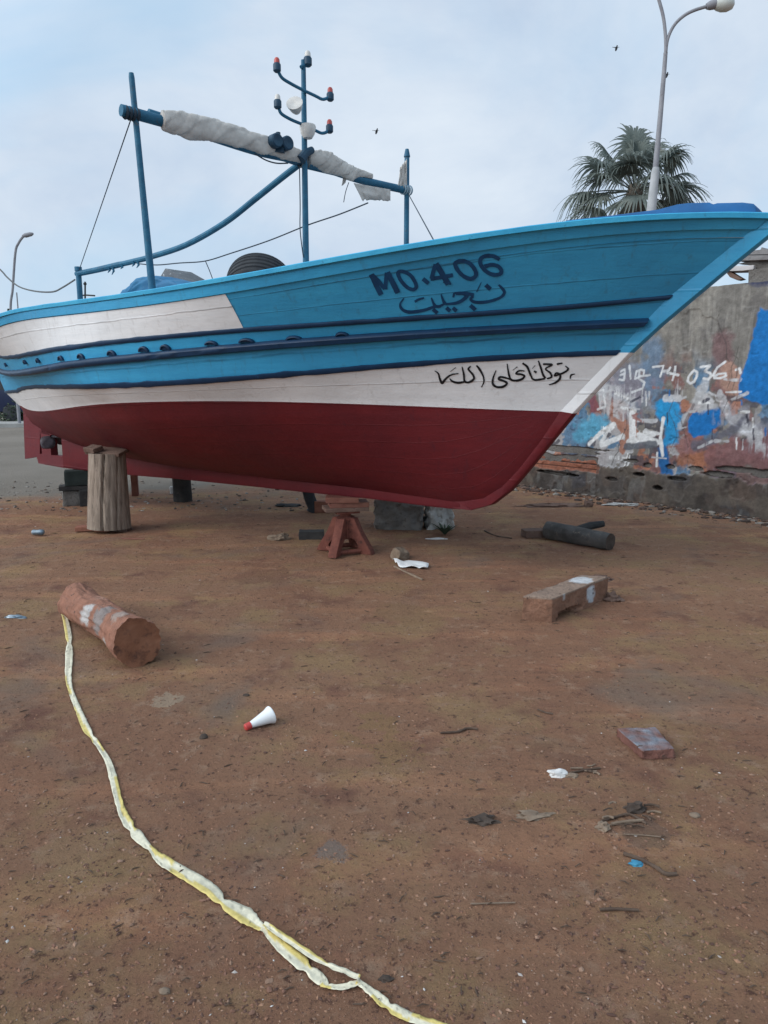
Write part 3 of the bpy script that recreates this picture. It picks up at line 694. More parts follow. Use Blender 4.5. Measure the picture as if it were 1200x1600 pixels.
# rags and rope ends tied along the brace
for x, y, l in ((176, 417, 12), (170, 418, 8), (215, 409, 9), (190, 414, 6), (208, 409, 7)):
    mb = MB(); p = atw(x, y, wm + .03); mb.tube([p, p + Vector((.01, 0, -l * .004)), p + Vector((-.015, 0, -l * .0075))], [.018, .014, .004], 6); obj('rag_end', mb, M['spar'], boat)
def line(name, px, f, r, mat, n=6):
    mb = MB(); mb.tube([Vector(p) for p in catm([f(*q) for q in px], n)], r, 6); return obj(name, mb, mat, boat)
line('stay', [(204, 188), (160, 304), (124, 415)], lambda x, y: atx(x, y).lerp(sp, (y - 188) / 227.0) if False else (atx(204, 188).lerp(sp, (204 - x) / 80.0)), .0045, M['darkcable'])
q1 = atx(638, 303); q2 = next(p for p in (onhull(678, y) for y in range(368, 420)) if p); line('stay', [(0, 0), (1, 0), (2, 0)], lambda x, y: q1.lerp(q2, x / 2), .0045, M['darkcable'])
line('rope', [(117, 437), (98, 449), (82, 456), (55, 455), (30, 448), (12, 434), (0, 421), (-30, 395)], lambda x, y: atw(x, y, wm + .25), .010, M['rope'])
mb = MB(); q = atw(-30, 393, wm + .25); mb.tube([q, q - Vector((0, 0, 1.0))], .022, 10); obj('stern_staff', mb, M['spar'], boat)
line('rope', [(215, 412), (245, 414), (280, 411), (320, 408), (360, 396), (420, 376), (480, 352), (530, 335), (575, 317)], lambda x, y: atw(x, y, wm + .02), .006, M['darkcable'])
line('rope', [(321, 408), (327, 422), (333, 438)], lambda x, y: atw(x, y, wm + .02), .005, M['darkcable'])
line('cable', [(468, 262), (469, 320), (469, 360), (474, 402)], lambda x, y: atx(x, y, .06), .005, M['darkcable'])
line('cable', [(398, 240), (415, 250), (432, 255), (450, 255)], lambda x, y: atx(x, y, .05), .006, M['darkcable'])
line('cable', [(545, 285), (540, 300), (537, 316)], lambda x, y: atx(x, y, .05), .004, M['darkcable'])
# little stern antenna
mb = MB(); wa = wm - .3; mb.tube([atw(133, 440, wa), atw(133, 470, wa)], .012, 6); mb.tube([atw(122, 463, wa), atw(133, 461, wa), atw(148, 462, wa)], .010, 6); mb.lathe(atw(133, 446, wa), (0, 0, 1), [(0, 0), (.022, .01), (.022, .03), (0, .04)], 8); obj('antenna', mb, M['darkwood'], boat)
# bow plank on the foredeck
px = [(882, 350), (884, 344), (950, 337), (1028, 327), (1058, 319), (1075, 317), (1108, 316), (1114, 319), (1120, 317), (1160, 316), (1177, 318), (1181, 322), (1181, 343), (1120, 352), (1000, 366)]
mb = MB(); mb.prism([atw(*q, .10) for q in px], EW * -.2); obj('foredeck_plank', mb, M['deepblue'], boat, bevel=.008)
# things lying in the boat
pw = 1.0
mb = MB(); oc = [(186, 462), (190, 452), (203, 442), (216, 434), (230, 431), (242, 430), (256, 434), (272, 440), (290, 446), (306, 450), (306, 470), (186, 475)]
top = [atw(*q, pw + .1) for q in oc]; mb.prism(top, EW * -.45)
o = obj('tarp_bundle', mb, pmat('blue_tarpaulin', (.02, .12, .25), (.03, .17, .32), 5, .6, .4, 12), None, bevel=.03, subdiv=2, jit=.02, jscale=9, smooth=180); tag(o, 'crumpled blue tarp bundle heaped at the foot of the left awning post', 'tarp')
mb = MB(); A = [atw(*q, pw - .2) for q in ((249, 434), (258, 419), (298, 442), (290, 456))]; mb.prism(A, EW * -.3); o = obj('crate', mb, pmat('grey_crate', (.09, .10, .11), (.15, .16, .17), 10, .8, .4, 40, spot=(.4, .42, .43), sp=(.62, .66), sscale=30), None, bevel=.008); tag(o, 'tilted dark grey crate leaning out beside the blue tarp bundle', 'crate')
mb = MB(); c = atw(406, 447, .55); ax = (ray(407, 420).normalized() * .74 + ES * .16 + Vector((0, 0, .62))).normalized()
prof = []
for k in range(41):
    a = math.pi * (k / 40) ; x = -.13 * math.cos(a); r = .19 + .10 * (math.sin(a)) ** .45 if 0 < k < 40 else .19
    if 12 <= k <= 28 and k % 4 == 0: r -= .010
    prof.append((r, x))
prof += [(.17, .09), (.17, -.09), (.19, -.13)]
mb.lathe(c, ax, prof, 48); o = obj('tyre', mb, M['rubber'], None, smooth=30); tag(o, 'black grooved tyre standing inside the boat, its top showing over the gunwale', 'tyre')

# ------------------------------------------------------------------ supports under the boat
def loglike(p0, p1, r0, r1, fn=None, n=40, m=22, capm=1, caprough=.01, seed=0):
    p0, p1 = Vector(p0), Vector(p1); t = (p1 - p0).normalized(); a = t.orthogonal().normalized(); b = t.cross(a); mb = MB(); G = []
    for i in range(m + 1):
        f = i / m; row = []
        for j in range(n):
            th = 2 * math.pi * j / n; r = r0 + (r1 - r0) * f
            if fn: r *= fn(th, f)
            row.append(p0.lerp(p1, f) + (a * math.cos(th) + b * math.sin(th)) * r)
        G.append(row)
    mb.grid(G, 0, closev=True)
    for e, sg in ((0, -1), (m, 1)):
        ring = G[e]; c = p0.lerp(p1, e / m); H = []
        for k in (1, .86, .6, .3, .02):
            H.append([c + (p - c) * k + t * sg * caprough * (noise.noise(c + (p - c) * k * 9 + Vector((seed, 0, 0))) * 1.5 + (1 - k) * .0 + (.012 / max(caprough, .01) * .0)) for p in ring])
        H[0] = ring; mb.grid(H, capm, closev=True)
    return mb
# near log prop
pb = atz(172, 829); mpx = pb.y / F
def crack(th, f):
    r = 1 + .025 * noise.noise(Vector((math.cos(th) * 2, math.sin(th) * 2, f * 1.2)))
    for c0, d, wd in ((4.05, .20, .045), (4.75, .10, .035), (5.3, .05, .03), (3.6, .05, .03), (4.4, .04, .02), (0.6, .06, .05), (2.0, .05, .05), (5.0, .04, .02)):
        x = (th - c0 - .10 * math.sin(f * 3 + c0)) ; x = (x + math.pi) % (2 * math.pi) - math.pi
        r -= d * math.exp(-(x / wd) ** 2)
    return r
top = Vector((pb.x + .015, pb.y + .02, .83)); mb = loglike(pb + Vector((-.005, 0, .035)), top, .225, .185, crack, 96, 30, 0, .006)
o = obj('log_prop', mb, M['timber'], None, smooth=60); tag(o, 'thick upright grey cracked log propping the near side of the red hull', 'log')
def wood(name, mat, cpx, size, rz, z0, label, cat, group=None, tilt=(0, 0), bev=.006, jit=.004, sub=2):
    c = cpx if isinstance(cpx, Vector) else atz(*cpx); mb = MB()
    rot = Matrix.Rotation(R(rz), 3, 'Z') @ Matrix.Rotation(R(tilt[0]), 3, 'X') @ Matrix.Rotation(R(tilt[1]), 3, 'Y')
    mb.box(Vector((c.x, c.y, z0 + size[2] / 2)), size, rot); o = obj(name, mb, mat, None, bevel=bev, subdiv=sub + 1, jit=jit * 1.6, jscale=13, smooth=50); return tag(o, label, cat, group)
wood('wedge_board', M['board'], top + Vector((0.0, 0, 0)), (.40, .20, .035), -14, .832, 'flat brown board on top of the upright log, right under the hull', 'board', tilt=(12, 3))
wood('wedge_board', M['board'], top + Vector((-.12, -.06, 0)), (.15, .13, .05), -30, .856, 'short chipped wedge on the left edge of the log top', 'board', tilt=(14, 5))
wood('brick', M['brick'], (136, 829), (.22, .12, .05), 8, .0, 'dark flat brick under the left foot of the upright log', 'brick')
wood('brick', M['brick'], (162, 830), (.16, .12, .045), 2, .0, 'pale red brick under the middle foot of the upright log', 'brick')
wood('brick', M['board'], (188, 829), (.20, .12, .035), -6, .0, 'brown wooden chock under the right foot of the upright log', 'chock')
# stern blocks
kb = atz(118, 790)
wood('cinder_block', M['concrete'], (116, 789), (.26, .22, .20), 22, .0, 'squarish pink-grey concrete block at the bottom of the stern stack', 'block', jit=.012)
wood('dark_block', M['darkwood'], (138, 789), (.20, .24, .21), 22, .0, 'black timber chock beside the concrete block below the stern', 'block')
wood('dark_block', M['darkwood'], (122, 789), (.42, .24, .06), 20, .205, 'dark overhanging board lying across the stern blocks', 'board')
wood('dark_block', pmat('green_black_timber', (.018, .028, .026), (.03, .04, .037), 6, .8, .4), (124, 789), (.30, .24, .19), 20, .268, 'green-black timber block directly under the stern keel', 'block')
wood('prop_board', M['redboard'], (211, 775), (.09, .09, .75), 10, .0, 'narrow dark red upright timber half hidden behind the upright log', 'timber', tilt=(8, 0))
def logprop(px, r, h, mat, label, lean=(0, 0)):
    b = atz(*px); mb = loglike(b, b + Vector((lean[0], lean[1], h)), r, r * .92, lambda th, f: 1 + .05 * noise.noise(Vector((math.cos(th) * 2 + px[0], math.sin(th) * 2, f * 2))), 40, 14, 0)
    o = obj('log_prop', mb, mat, None); return tag(o, label, 'log')
logprop((286, 783), .125, .80, M['darkwood'], 'short dark stump standing behind the keel on the far side of the hull', (.0, -.08))
wood('paper_scrap', M['paper'], (272, 771), (.11, .05, .10), 30, 0, 'small white scrap against the dark stump behind the keel', 'scrap')
b = atz(486, 800); mb = MB(); mb.tube([Vector(p) for p in catm([b + Vector((.02, 0, 0)), b + Vector((.03, 0, .06)), b + Vector((-.02, 0, .2)), b + Vector((-.05, -.05, .45)), b + Vector((-.02, -.1, .8))], 5)], [.075, .08] + [.07] * 19, 12)
o = obj('rubber_prop', mb, M['rubber'], None); tag(o, 'bent black rubbery prop behind the keel, left of the rusty jack', 'prop')
# rusty jack stand with boards
jb = atz(540, 862); jack = thing('jack_stand', jb, 'rusty red four-legged steel jack stand under the keel', 'jack stand')
rot = Matrix.Rotation(R(22), 3, 'Z')
def J(x, y, z): return jb + rot @ Vector((x, y, 0)) + Vector((0, 0, z))
mb = MB(); mb.lathe(J(0, 0, .13), (0, 0, 1), [(.05, 0), (.062, 0), (.075, .20), (.06, .2), (.055, .205), (.055, .245), (0, .245)], 20); mb.lathe(J(0, 0, .30), (0, 0, 1), [(.062, 0), (.085, .01), (.085, .035), (.062, .045)], 20); obj('screw_column', mb, M['rust'], jack)
mb = MB(); mb.box(J(0, 0, .385), (.22, .2, .02), rot); obj('top_plate', mb, M['rust'], jack, bevel=.004)
for k in range(4):
    a = R(45 + 90 * k); dx, dy = math.cos(a), math.sin(a); mb = MB(); nn = rot @ Vector((-dy, dx, 0)) * .042
    prof = [(.05, .34), (.11, .33), (.17, .20), (.27, .04), (.285, 0), (.17, 0), (.155, .07), (.11, .13), (.05, .15)]
    pts_ = [J(dx * r, dy * r, z) for r, z in prof]; mb.prism([p - nn for p in pts_], nn * 2); obj('leg', mb, M['rust'], jack, bevel=.006)
for k in range(4):
    a0, a1 = R(45 + 90 * k), R(135 + 90 * k); mb = MB(); mb.tube([J(math.cos(a0) * .20, math.sin(a0) * .20, .03), J(math.cos(a1) * .20, math.sin(a1) * .20, .03)], .022, 8); obj('foot_bar', mb, M['rust'], jack)
zk = keelz(sw(jb)[0])
hh = (zk - .396) / 3
for k, (sz, rz, mt, lb) in enumerate((((.40, .24, hh * .8), 14, 'board', 'lowest thin board on the rusty jack stand, longest of the three'), ((.36, .22, hh * 1.1), 10, 'redboard', 'middle reddish plank stacked on the rusty jack stand'), ((.30, .22, hh * 1.1), 4, 'redboard', 'topmost reddish plank wedged between jack stand and keel'))):
    z0 = .396 + [0, hh * .8, hh * 1.9][k]; wood('board', M[mt], jb + rot @ Vector(([.0, .03, -.03][k], 0, 0)), sz, rz, z0 + .001, lb, 'board', bev=.004, jit=.002)
wood('brick', M['brick'], (507, 800), (.24, .12, .14), 5, .0, 'orange hollow brick behind the jack stand boards', 'brick')
# big blocks on the far side
wood('concrete_block', M['concrete'], atz(624, 829) + Vector((0, .16, 0)), (.50, .34, .40), -4, -.02, 'big rough grey concrete block behind the keel, right of the jack stand', 'block', bev=.02, jit=.025, sub=3)
wood('white_block', M['palestone'], atz(687, 829) + Vector((0, .16, 0)), (.27, .28, .36), 6, -.02, 'chipped whitewashed stone block beside the big grey concrete block', 'block', bev=.025, jit=.03, sub=3)
wood('dark_block', M['darkwood'], (487, 841), (.25, .14, .09), 4, -.01, 'low flat black wood block on the ground left of the jack stand', 'block')

# ------------------------------------------------------------------ things on the ground
def vcolmix(base, patches):
    def f(p):
        c = Vector(base)
        for ctr, rad, col in patches:
            d = (p - ctr); k = d.length / rad + .5 * noise.noise(p * 14) + .3 * noise.noise(p * 40)
            k = max(0, min(1, (1.15 - k) * 4)); c = c.lerp(Vector(col), k)
        return tuple(c)
    return f
# red brown log
e1 = atz(208, 1046); e0 = atz(108, 966); r1, r0 = .145, .120
ax1 = e1 + Vector((.02, .05, r1 - .01)); ax0 = e0 + Vector((.03, .06, r0 - .01)); t = (ax1 - ax0).normalized()
def lf(th, f):
    r = .97 + .18 * noise.noise(Vector((math.cos(th) * 1.3, math.sin(th) * 1.3, f * 2.5 + 4))) + .09 * noise.noise(Vector((math.cos(th) * 4, math.sin(th) * 4, f * 9)))
    r += .035 * noise.noise(Vector((math.cos(th) * 8, math.sin(th) * 8, f * 2.5))) - .05 * max(0, noise.noise(Vector((math.cos(th) * 5, math.sin(th) * 5, f * 1.2 + 7))) - .15)
    r += .17 * math.exp(-((f - 1) / .16) ** 2) + .03 * noise.noise(Vector((th * 6, f * 3, 1))) - .13 * math.exp(-((f - .68) / .13) ** 2) * max(0, math.cos(th - 2.2)) + .06 * math.exp(-((f - .0) / .2) ** 2)
    return r
mb = loglike(ax0, ax1 , r0 * .95, r1 * .84, lf, 96, 60, 1, .014)
pA = ax0.lerp(ax1, .50) + Vector((-.11, -.06, .05)); pB = ax0.lerp(ax1, .66) + Vector((-.07, -.07, .09)); pC = ax0.lerp(ax1, .36) + Vector((-.06, -.06, .10)); pD = ax0.lerp(ax1, .82) + Vector((.0, -.06, .12)); pE = ax0.lerp(ax1, .42) + Vector((.05, .08, .08))
vf = vcolmix((.29, .135, .088), [(pE, .10, (.34, .18, .125)), (pA, .075, (.46, .43, .41)), (pB, .09, (.24, .20, .185)), (pD, .06, (.33, .25, .21)), (ax0.lerp(ax1, .85) + Vector((-.13, -.08, -.02)), .04, (.45, .4, .36))])
o = obj('log', mb, [M['painted'], pmat('log_end_grain', (.20, .082, .044), (.27, .118, .066), 8, .9, .8, 26, spot=(.10, .045, .03), sp=(.5, .65))], None, vcol=vf, smooth=60); tag(o, 'reddish brown log with whitish patches lying at the start of the tape', 'log')
# timber block with a broken hollow
Bq, Aq, Cq = atz(862, 974), atz(816, 970), atz(948, 936); d1 = (Cq - Bq); d2 = (Aq - Bq); Lb = d1.length
def ztop(px, py, p):
    d = ray(px, py); lam = (p - CAM).to_2d().dot(d.to_2d()) / d.to_2d().length_squared; return EYE + d.z * lam
hB = ztop(862, 935, Bq); hC = ztop(949, 901, Cq)
mb = MB(); mb.hexa([Bq, Cq, Cq + d2, Aq], [Bq + Vector((0, 0, hB)), Cq + Vector((0, 0, hC)), Cq + d2 + Vector((0, 0, hC)), Aq + Vector((0, 0, hB))])
def carve(p):
    q = p - Bq; f = q.to_2d().dot(d1.to_2d()) / d1.to_2d().length_squared; e = (q - d1 * f).to_2d().dot(d2.to_2d()) / d2.to_2d().length_squared; h = p.z / hB
    j = .09 * noise.noise(Vector((f * 9, h * 7, 2))) + .05 * noise.noise(Vector((f * 26, h * 18, 6)))
    ins = min((f - .10) / .06, (.50 - f) / .12, (.38 - .5 * abs(f - .26) - h) / .10) + j * 6
    k = max(0, min(1, ins)); return p + d2 * (.40 * k * (1 - min(1, e / .40))) if e < .4 else p
pc1 = Bq + d1 * .68 + Vector((0, 0, hB * .55)); pc2 = Bq + d1 * .78 + d2 * .55 + Vector((0, 0, hB)); pc3 = Bq + d1 * .2 + Vector((0, 0, hB * .9))
def tcol(p):
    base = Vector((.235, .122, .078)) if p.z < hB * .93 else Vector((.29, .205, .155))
    for c_, rx, ry, col in ((pc1, .055, .075, (.50, .52, .54)), (pc2, .085, .05, (.56, .57, .58)), (pc3, .012, .04, (.40, .39, .38))):
        d = p - c_; k = math.hypot(d.to_2d().length / rx, d.z / ry) + .35 * noise.noise(p * 25); base = base.lerp(Vector(col), max(0, min(1, (1.05 - k) * 5)))
    return tuple(base)
o = obj('timber_block', mb, M['painted'], None, bevel=.004, subdiv=5, jit=.007, jscale=9, vcol=tcol, smooth=40, deform=carve); tag(o, 'square cut timber block with white paint marks and a broken hollow underneath', 'timber')
# dark log and board
e0, e1 = atz(858, 843), atz(960, 862); mb = loglike(e0 + Vector((0, .07, .085)), e1 + Vector((-.02, .07, .078)), .090, .082, lambda th, f: 1 + .06 * noise.noise(Vector((math.cos(th) * 2, math.sin(th) * 2, f * 6))) , 48, 40, 1, .012)
o = obj('log', mb, [pmat('grey_weathered_bark', (.055, .050, .047), (.115, .105, .098), 5, .9, .8, 25, spot=(.19, .15, .12), sp=(.58, .7)), M['darklump']], None); tag(o, 'dark grey weathered log lying on the ground near the painted wall', 'log')
mb = MB(); p = e0.lerp(e1, .45) + Vector((0, .10, .10)); mb.tube([p, p + Vector((.16, .05, .06)), p + Vector((.30, .08, .075))], [.06, .04, .032], 10); st_ = obj('branch_stub', mb, M['darkwood'], o)
st_.parent = o
for v in st_.data.vertices: v.co = v.co
wood('board', M['board'], (848, 838), (.42, .16, .075), 8, .0, 'short brown board sticking out behind the left end of the dark log', 'board')
# brick with bluish worn top
A, B, Cc, D = atz(962, 1151), atz(1003, 1187), atz(1058, 1185), atz(1023, 1150); hb = .042
mb = MB(); up = Vector((0, 0, hb)); mb.hexa([A, B, Cc, D], [A + up, B + up, Cc + up + Vector((-.01, .01, 0)), D + up])
def bcol(p):
    c = Vector((.19, .085, .065))
    if p.z > hb * .9: c = c.lerp(Vector((.23, .24, .27)), max(0, min(1, .55 + 1.1 * noise.noise(p * 22)))) 
    return tuple(c)
o = obj('brick', mb, M['painted'], None, bevel=.006, subdiv=4, jit=.006, jscale=18, vcol=bcol, smooth=50); tag(o, 'loose red brick with a bluish grey worn top on bare earth', 'brick')
# white conical bottle with red cap
p0 = atz(383, 1137, .016); p1 = atz(425, 1116, .042); axb = (p1 - p0); Lb = axb.length; mb = MB()
bt = thing('plastic_bottle', atz(405, 1130), 'white conical plastic bottle with red cap lying on its side', 'bottle')
mb.lathe(p0, axb, [(.011, .02), (.015, .03), (.022, .45 * Lb), (.033, .80 * Lb), (.041, .93 * Lb), (.042, .97 * Lb), (.038, Lb), (.02, Lb * 1.0), (0, Lb * .985)], 28); obj('body', mb, M['plastic'], bt, smooth=40)
mb = MB(); mb.lathe(p0, axb, [(0, -.002), (.011, -.002), (.0165, .003), (.0165, .028), (.012, .03)], 24); obj('cap', mb, M['redcap'], bt, smooth=40)
# barrier tape
mb = MB(); tc = []
def ribbon(path, ph, z0=.004):
    q = catm([(a, b) for a, b, w in path], 9); n = len(q); ws = np.interp(np.linspace(0, 1, n), np.linspace(0, 1, len(path)), [w for a, b, w in path]); G = []
    for i in range(n):
        a, b = q[max(i - 1, 0)], q[min(i + 1, n - 1)]; dx, dy = b[0] - a[0], b[1] - a[1]; l = math.hypot(dx, dy) or 1; nx_, ny_ = -dy / l, dx / l; row = []
        for k in range(7):
            f = k / 6 * 2 - 1; wv = ws[i] * .5 * (1.0 + .15 * noise.noise(Vector((i * .5, ph, 3)))) * (1 - .5 * math.exp(-((i % 47 - 20) / 1.6) ** 2))
            cx, cy = q[i][0] + nx_ * wv * f, q[i][1] + ny_ * wv * f; p = atg(cx, cy)
            fold = .006 * abs((f * .45 + .35 * math.sin(i * .09 + ph) + .5) % 1 - .5) + .0025 * abs(noise.noise(Vector((i * .16, ph, f * 1.2)))) + .004 * abs(f) * abs(noise.noise(Vector((i * .3, ph + 4, 1)))) + .006 * math.exp(-(ws[i] / 8) ** 2)
            p.z = z0 + gz(p.x, p.y) + fold; row.append(p)
            yl = noise.noise(Vector((i * .055, ph, 0))); edge = f if math.sin(i * .045 + ph) > 0 else -f
            y = 1 if (edge > .18 + .6 * noise.noise(Vector((i * .12, 7, ph))) and yl > -.10) else 0
            base = Vector((.72, .665, .50)).lerp(Vector((.66, .50, .10)), y * .8) * (.92 + .16 * noise.noise(Vector((i * .7, f * 3, ph))))
            if noise.noise(Vector((i * .9, f * 5, ph + 20))) > .50: base = base * .5
            tc.append(tuple(base))
        G.append(row)
    mb.grid(G)
ribbon([(99, 960, 7), (103, 972, 9), (108, 1000, 11), (108, 1030, 12), (107, 1060, 10), (111, 1082, 8), (122, 1110, 10), (136, 1142, 13), (154, 1168, 8), (169, 1192, 10), (177, 1218, 13), (186, 1256, 12), (196, 1282, 15), (213, 1306, 19), (236, 1330, 8), (252, 1346, 18), (288, 1368, 20), (328, 1392, 22), (350, 1414, 19), (384, 1434, 28), (402, 1448, 16), (414, 1455, 9)], 0)
ribbon([(412, 1452, 8), (440, 1470, 10), (500, 1510, 10), (535, 1526, 8), (562, 1538, 9)], 3, .014)
ribbon([(413, 1455, 9), (440, 1482, 20), (475, 1512, 24), (503, 1536, 18), (512, 1545, 8), (538, 1546, 11), (562, 1539, 8)], 5)
ribbon([(558, 1537, 9), (580, 1553, 13), (602, 1572, 18), (628, 1587, 17), (656, 1598, 15), (690, 1609, 15), (740, 1626, 16)], 8)
me = bpy.data.meshes.new('tape'); org = atz(250, 1346); me.from_pydata([tuple(v - org) for v in mb.v], [], mb.f)
at = me.color_attributes.new('Col', 'FLOAT_COLOR', 'POINT'); at.data.foreach_set('color', [x for c in tc for x in (*c, 1)]); me.polygons.foreach_set('use_smooth', [True] * len(me.polygons))
me.materials.append(pmat('tape_plastic', (.2, .2, .2), (.3, .3, .3), 40, .45, .25, 60, attr=True)); o = bpy.data.objects.new('barrier_tape', me); C.objects.link(o); o.location = org
mo = o.modifiers.new('t', 'SOLIDIFY'); mo.thickness = .0006; me.set_sharp_from_angle(angle=R(18)); tag(o, 'long twisted white and yellow plastic tape trailing across the earth', 'tape')
# small litter
def crumple(name, mat, px, size, label, cat, flat=.35, seed=0, rz=0, jit=.45):
    c = atg(*px); bm = bmesh.new(); bmesh.ops.create_icosphere(bm, subdivisions=3, radius=1)
    mb = MB(); rot = Matrix.Rotation(R(rz), 3, 'Z'); vs = []
    for v in bm.verts:
        k = 1 + jit * noise.noise(v.co * 1.6 + Vector((seed, 0, 0))) + jit * .6 * noise.noise(v.co * 4 + Vector((0, seed, 0)))
        q = v.co * k; q = Vector((q.x * size[0] / 2, q.y * size[1] / 2, max(-.3, q.z) * size[2] / 2 + size[2] * .12)); vs.append(Vector((c.x, c.y, gz(c.x, c.y))) + rot @ q)
    mb.add(vs, [tuple(v.index for v in f.verts) for f in bm.faces]); bm.free()
    return tag(obj(name, mb, mat, None, smooth=40), label, cat)
def stick(px, r, label, mat='twig', name='stick', z=.006, cat='stick'):
    mb = MB(); pts_ = [atg(*q) + Vector((0, 0, z)) for q in px]; pts_ = [Vector(p) for p in catm(pts_, 5)]; n = len(pts_)
    mb.tube(pts_, [r * (.7 + .5 * abs(noise.noise(Vector((i * .6, px[0][0], 0))))) for i in range(n)], 7); return tag(obj(name, mb, M[mat], None), label, cat)
stick([(688, 1147), (715, 1145), (730, 1140), (746, 1141)], .007, 'curved brown stick in the middle of the bare earth')
stick([(974, 1336), (1000, 1345), (1025, 1358), (1040, 1368), (1057, 1368)], .008, 'crooked reddish twig by a scrap of blue plastic')
stick([(937, 1424), (960, 1423), (998, 1425)], .006, 'straight dark stick at the lower right of the ground')
stick([(840, 1110), (852, 1115), (864, 1117)], .005, 'small dark twig on the earth left of the loose brick')
stick([(190, 842), (208, 843), (226, 843)], .010, 'thin red-brown strip of wood to the right of the upright log', 'redboard')
stick([(735, 1415), (770, 1414), (805, 1413)], .003, 'thin pale straw lying near the straight dark stick', 'dry')
stick([(940, 1285), (965, 1278), (985, 1275), (1010, 1290)], .006, 'bent brown twig in the small heap of wood scraps', 'twig')
stick([(955, 1290), (980, 1286), (1005, 1284)], .008, 'pale sliver of bark in the small heap of wood scraps', 'dry')
stick([(975, 1306), (1000, 1307), (1032, 1310)], .003, 'thin straight straw below the small heap of wood scraps', 'dry')
stick([(890, 1210), (915, 1205), (938, 1202)], .006, 'brown twig beside the crumpled white paper scrap', 'twig')
stick([(757, 830), (775, 838), (800, 842)], .009, 'thin dark twig on the ground below the pointed bow')
crumple('paper_scrap', M['paper'], (872, 1211), (.085, .045, .035), 'crumpled whitish paper scrap with a brown twig beside it', 'scrap', seed=3)
crumple('bark_scrap', M['dry'], (893, 1213), (.05, .03, .02), 'small pale brown bark flake touching the paper scrap', 'bark', seed=5)
crumple('dark_lump', M['darklump'], (751, 1284), (.105, .045, .03), 'dark brown ragged lump lying alone on the earth', 'lump', seed=8, jit=.95)
crumple('dry_grass_tuft', M['dry'], (836, 1275), (.12, .05, .018), 'flattened grey-brown dry tuft right of the dark lump', 'tuft', seed=9, jit=1.1)
crumple('bark_scrap', M['dry'], (942, 1293), (.05, .045, .03), 'pale beige chip at the left of the wood scrap heap', 'chip', seed=11, jit=.7)
crumple('dark_lump', M['darklump'], (992, 1266), (.075, .05, .045), 'square dark chunk at the top of the wood scrap heap', 'lump', seed=12, jit=.6)
crumple('blue_scrap', M['blueplastic'], (994, 1351), (.045, .03, .018), 'torn scrap of bright blue plastic beside a reddish twig', 'scrap', seed=13)
crumple('stone', M['darklump'], (385, 1087), (.035, .022, .018), 'small black stone just above the white bottle', 'stone', seed=14, jit=.25)
crumple('stone', M['darklump'], (318, 1153), (.036, .036, .03), 'round black stone to the lower left of the white bottle', 'stone', seed=15, jit=.2)
crumple('foil_wrapper', M['can'], (25, 965), (.14, .04, .03), 'flat silvery crumpled wrapper at the left edge of the ground', 'wrapper', seed=16)
crumple('tan_stone', M['dry'], (257, 1550), (.03, .022, .016), 'small pale pink pebble left of the looped tape', 'stone', seed=21, jit=.2)
crumple('dark_lump', M['darklump'], (603, 1531), (.035, .02, .016), 'little dark clod just right of the looped tape', 'clod', seed=23)
crumple('stone', M['dry'], (1085, 1275), (.04, .03, .02), 'pinkish stone to the right of the wood scrap heap', 'stone', seed=25, jit=.2)
c = atz(60, 836); mb = MB(); axc = Vector((1, .1, 0)).normalized(); mb.lathe(c - axc * .06 + Vector((0, 0, .03)), axc, [(0, 0), (.022, 0), (.03, .012), (.026, .05), (.03, .08), (.03, .105), (.02, .12), (0, .12)], 16); tag(obj('drink_can', mb, M['can'], None), 'dented blue and silver drink can lying left of the upright log', 'can')
rs2 = random.Random(19)
for k in range(9):
    x, y = 930 + rs2.random() * 85, 1262 + rs2.random() * 42; a_ = rs2.uniform(-.7, .7); l = rs2.uniform(10, 26); o = stick([(x, y), (x + l * .5 * math.cos(a_), y + l * .3 * math.sin(a_) - 2), (x + l * math.cos(a_), y + l * .6 * math.sin(a_))], rs2.uniform(.003, .006), 'dry brown wood sliver in the small scrap heap below the brick', rs2.choice(('twig', 'dry', 'twig')), 'wood_sliver', rs2.uniform(.004, .02), 'sliver'); o['group'] = 'wood slivers in the scrap heap'
for k in range(6):
    x, y = 888 + rs2.random() * 44, 1198 + rs2.random() * 14; l = rs2.uniform(8, 20); o = stick([(x, y), (x + l * .5, y - rs2.uniform(-2, 3)), (x + l, y + rs2.uniform(-3, 3))], rs2.uniform(.003, .006), 'small brown splinter right of the crumpled white paper', rs2.choice(('twig', 'dry')), 'splinter', .006, 'splinter'); o['group'] = 'splinters by the white paper'
# white litter by the jack
A = [atz(*q) for q in ((613, 876), (634, 878), (670, 884), (668, 890), (640, 891), (625, 888))]; mb = MB()
G = []
for i in range(11):
    f = i / 10; a = A[0].lerp(A[2], f); b = A[5].lerp(A[3], f); G.append([a.lerp(b, k / 5) + Vector((0, 0, .010 + .05 * abs(noise.noise(Vector((i * .22, k * .5, 2)))))) for k in range(6)])
mb.grid(G); o = obj('plastic_sheet', mb, M['plastic'], None, smooth=180); mo = o.modifiers.new('t', 'SOLIDIFY'); mo.thickness = .004; tag(o, 'torn white plastic sheet in front of the big concrete block', 'plastic sheet')
stick([(616, 886), (632, 894), (660, 907)], .012, 'pale wooden slat poking out from under the torn white sheet', 'dry')
wood('stone', M['dry'], (626, 872), (.13, .12, .10), 35, -.02, 'small grey-brown cut stone behind the torn white sheet', 'stone', bev=.015, jit=.012, tilt=(15, 10))
crumple('paper_scrap', M['paper'], (683, 843), (.22, .03, .03), 'flat white strip of litter right of the big concrete block', 'scrap', seed=31, jit=.25)
crumple('rubble_heap', M['dry'], (437, 843), (.18, .12, .09), 'heap of tan rags and chips left of the low black block', 'rubble', seed=33, jit=.7)
crumple('rubble_heap', M['darkwood'], (452, 791), (.34, .14, .05), 'dark scraps with a white edge behind the keel near the rubber prop', 'rubble', seed=35, jit=.6)
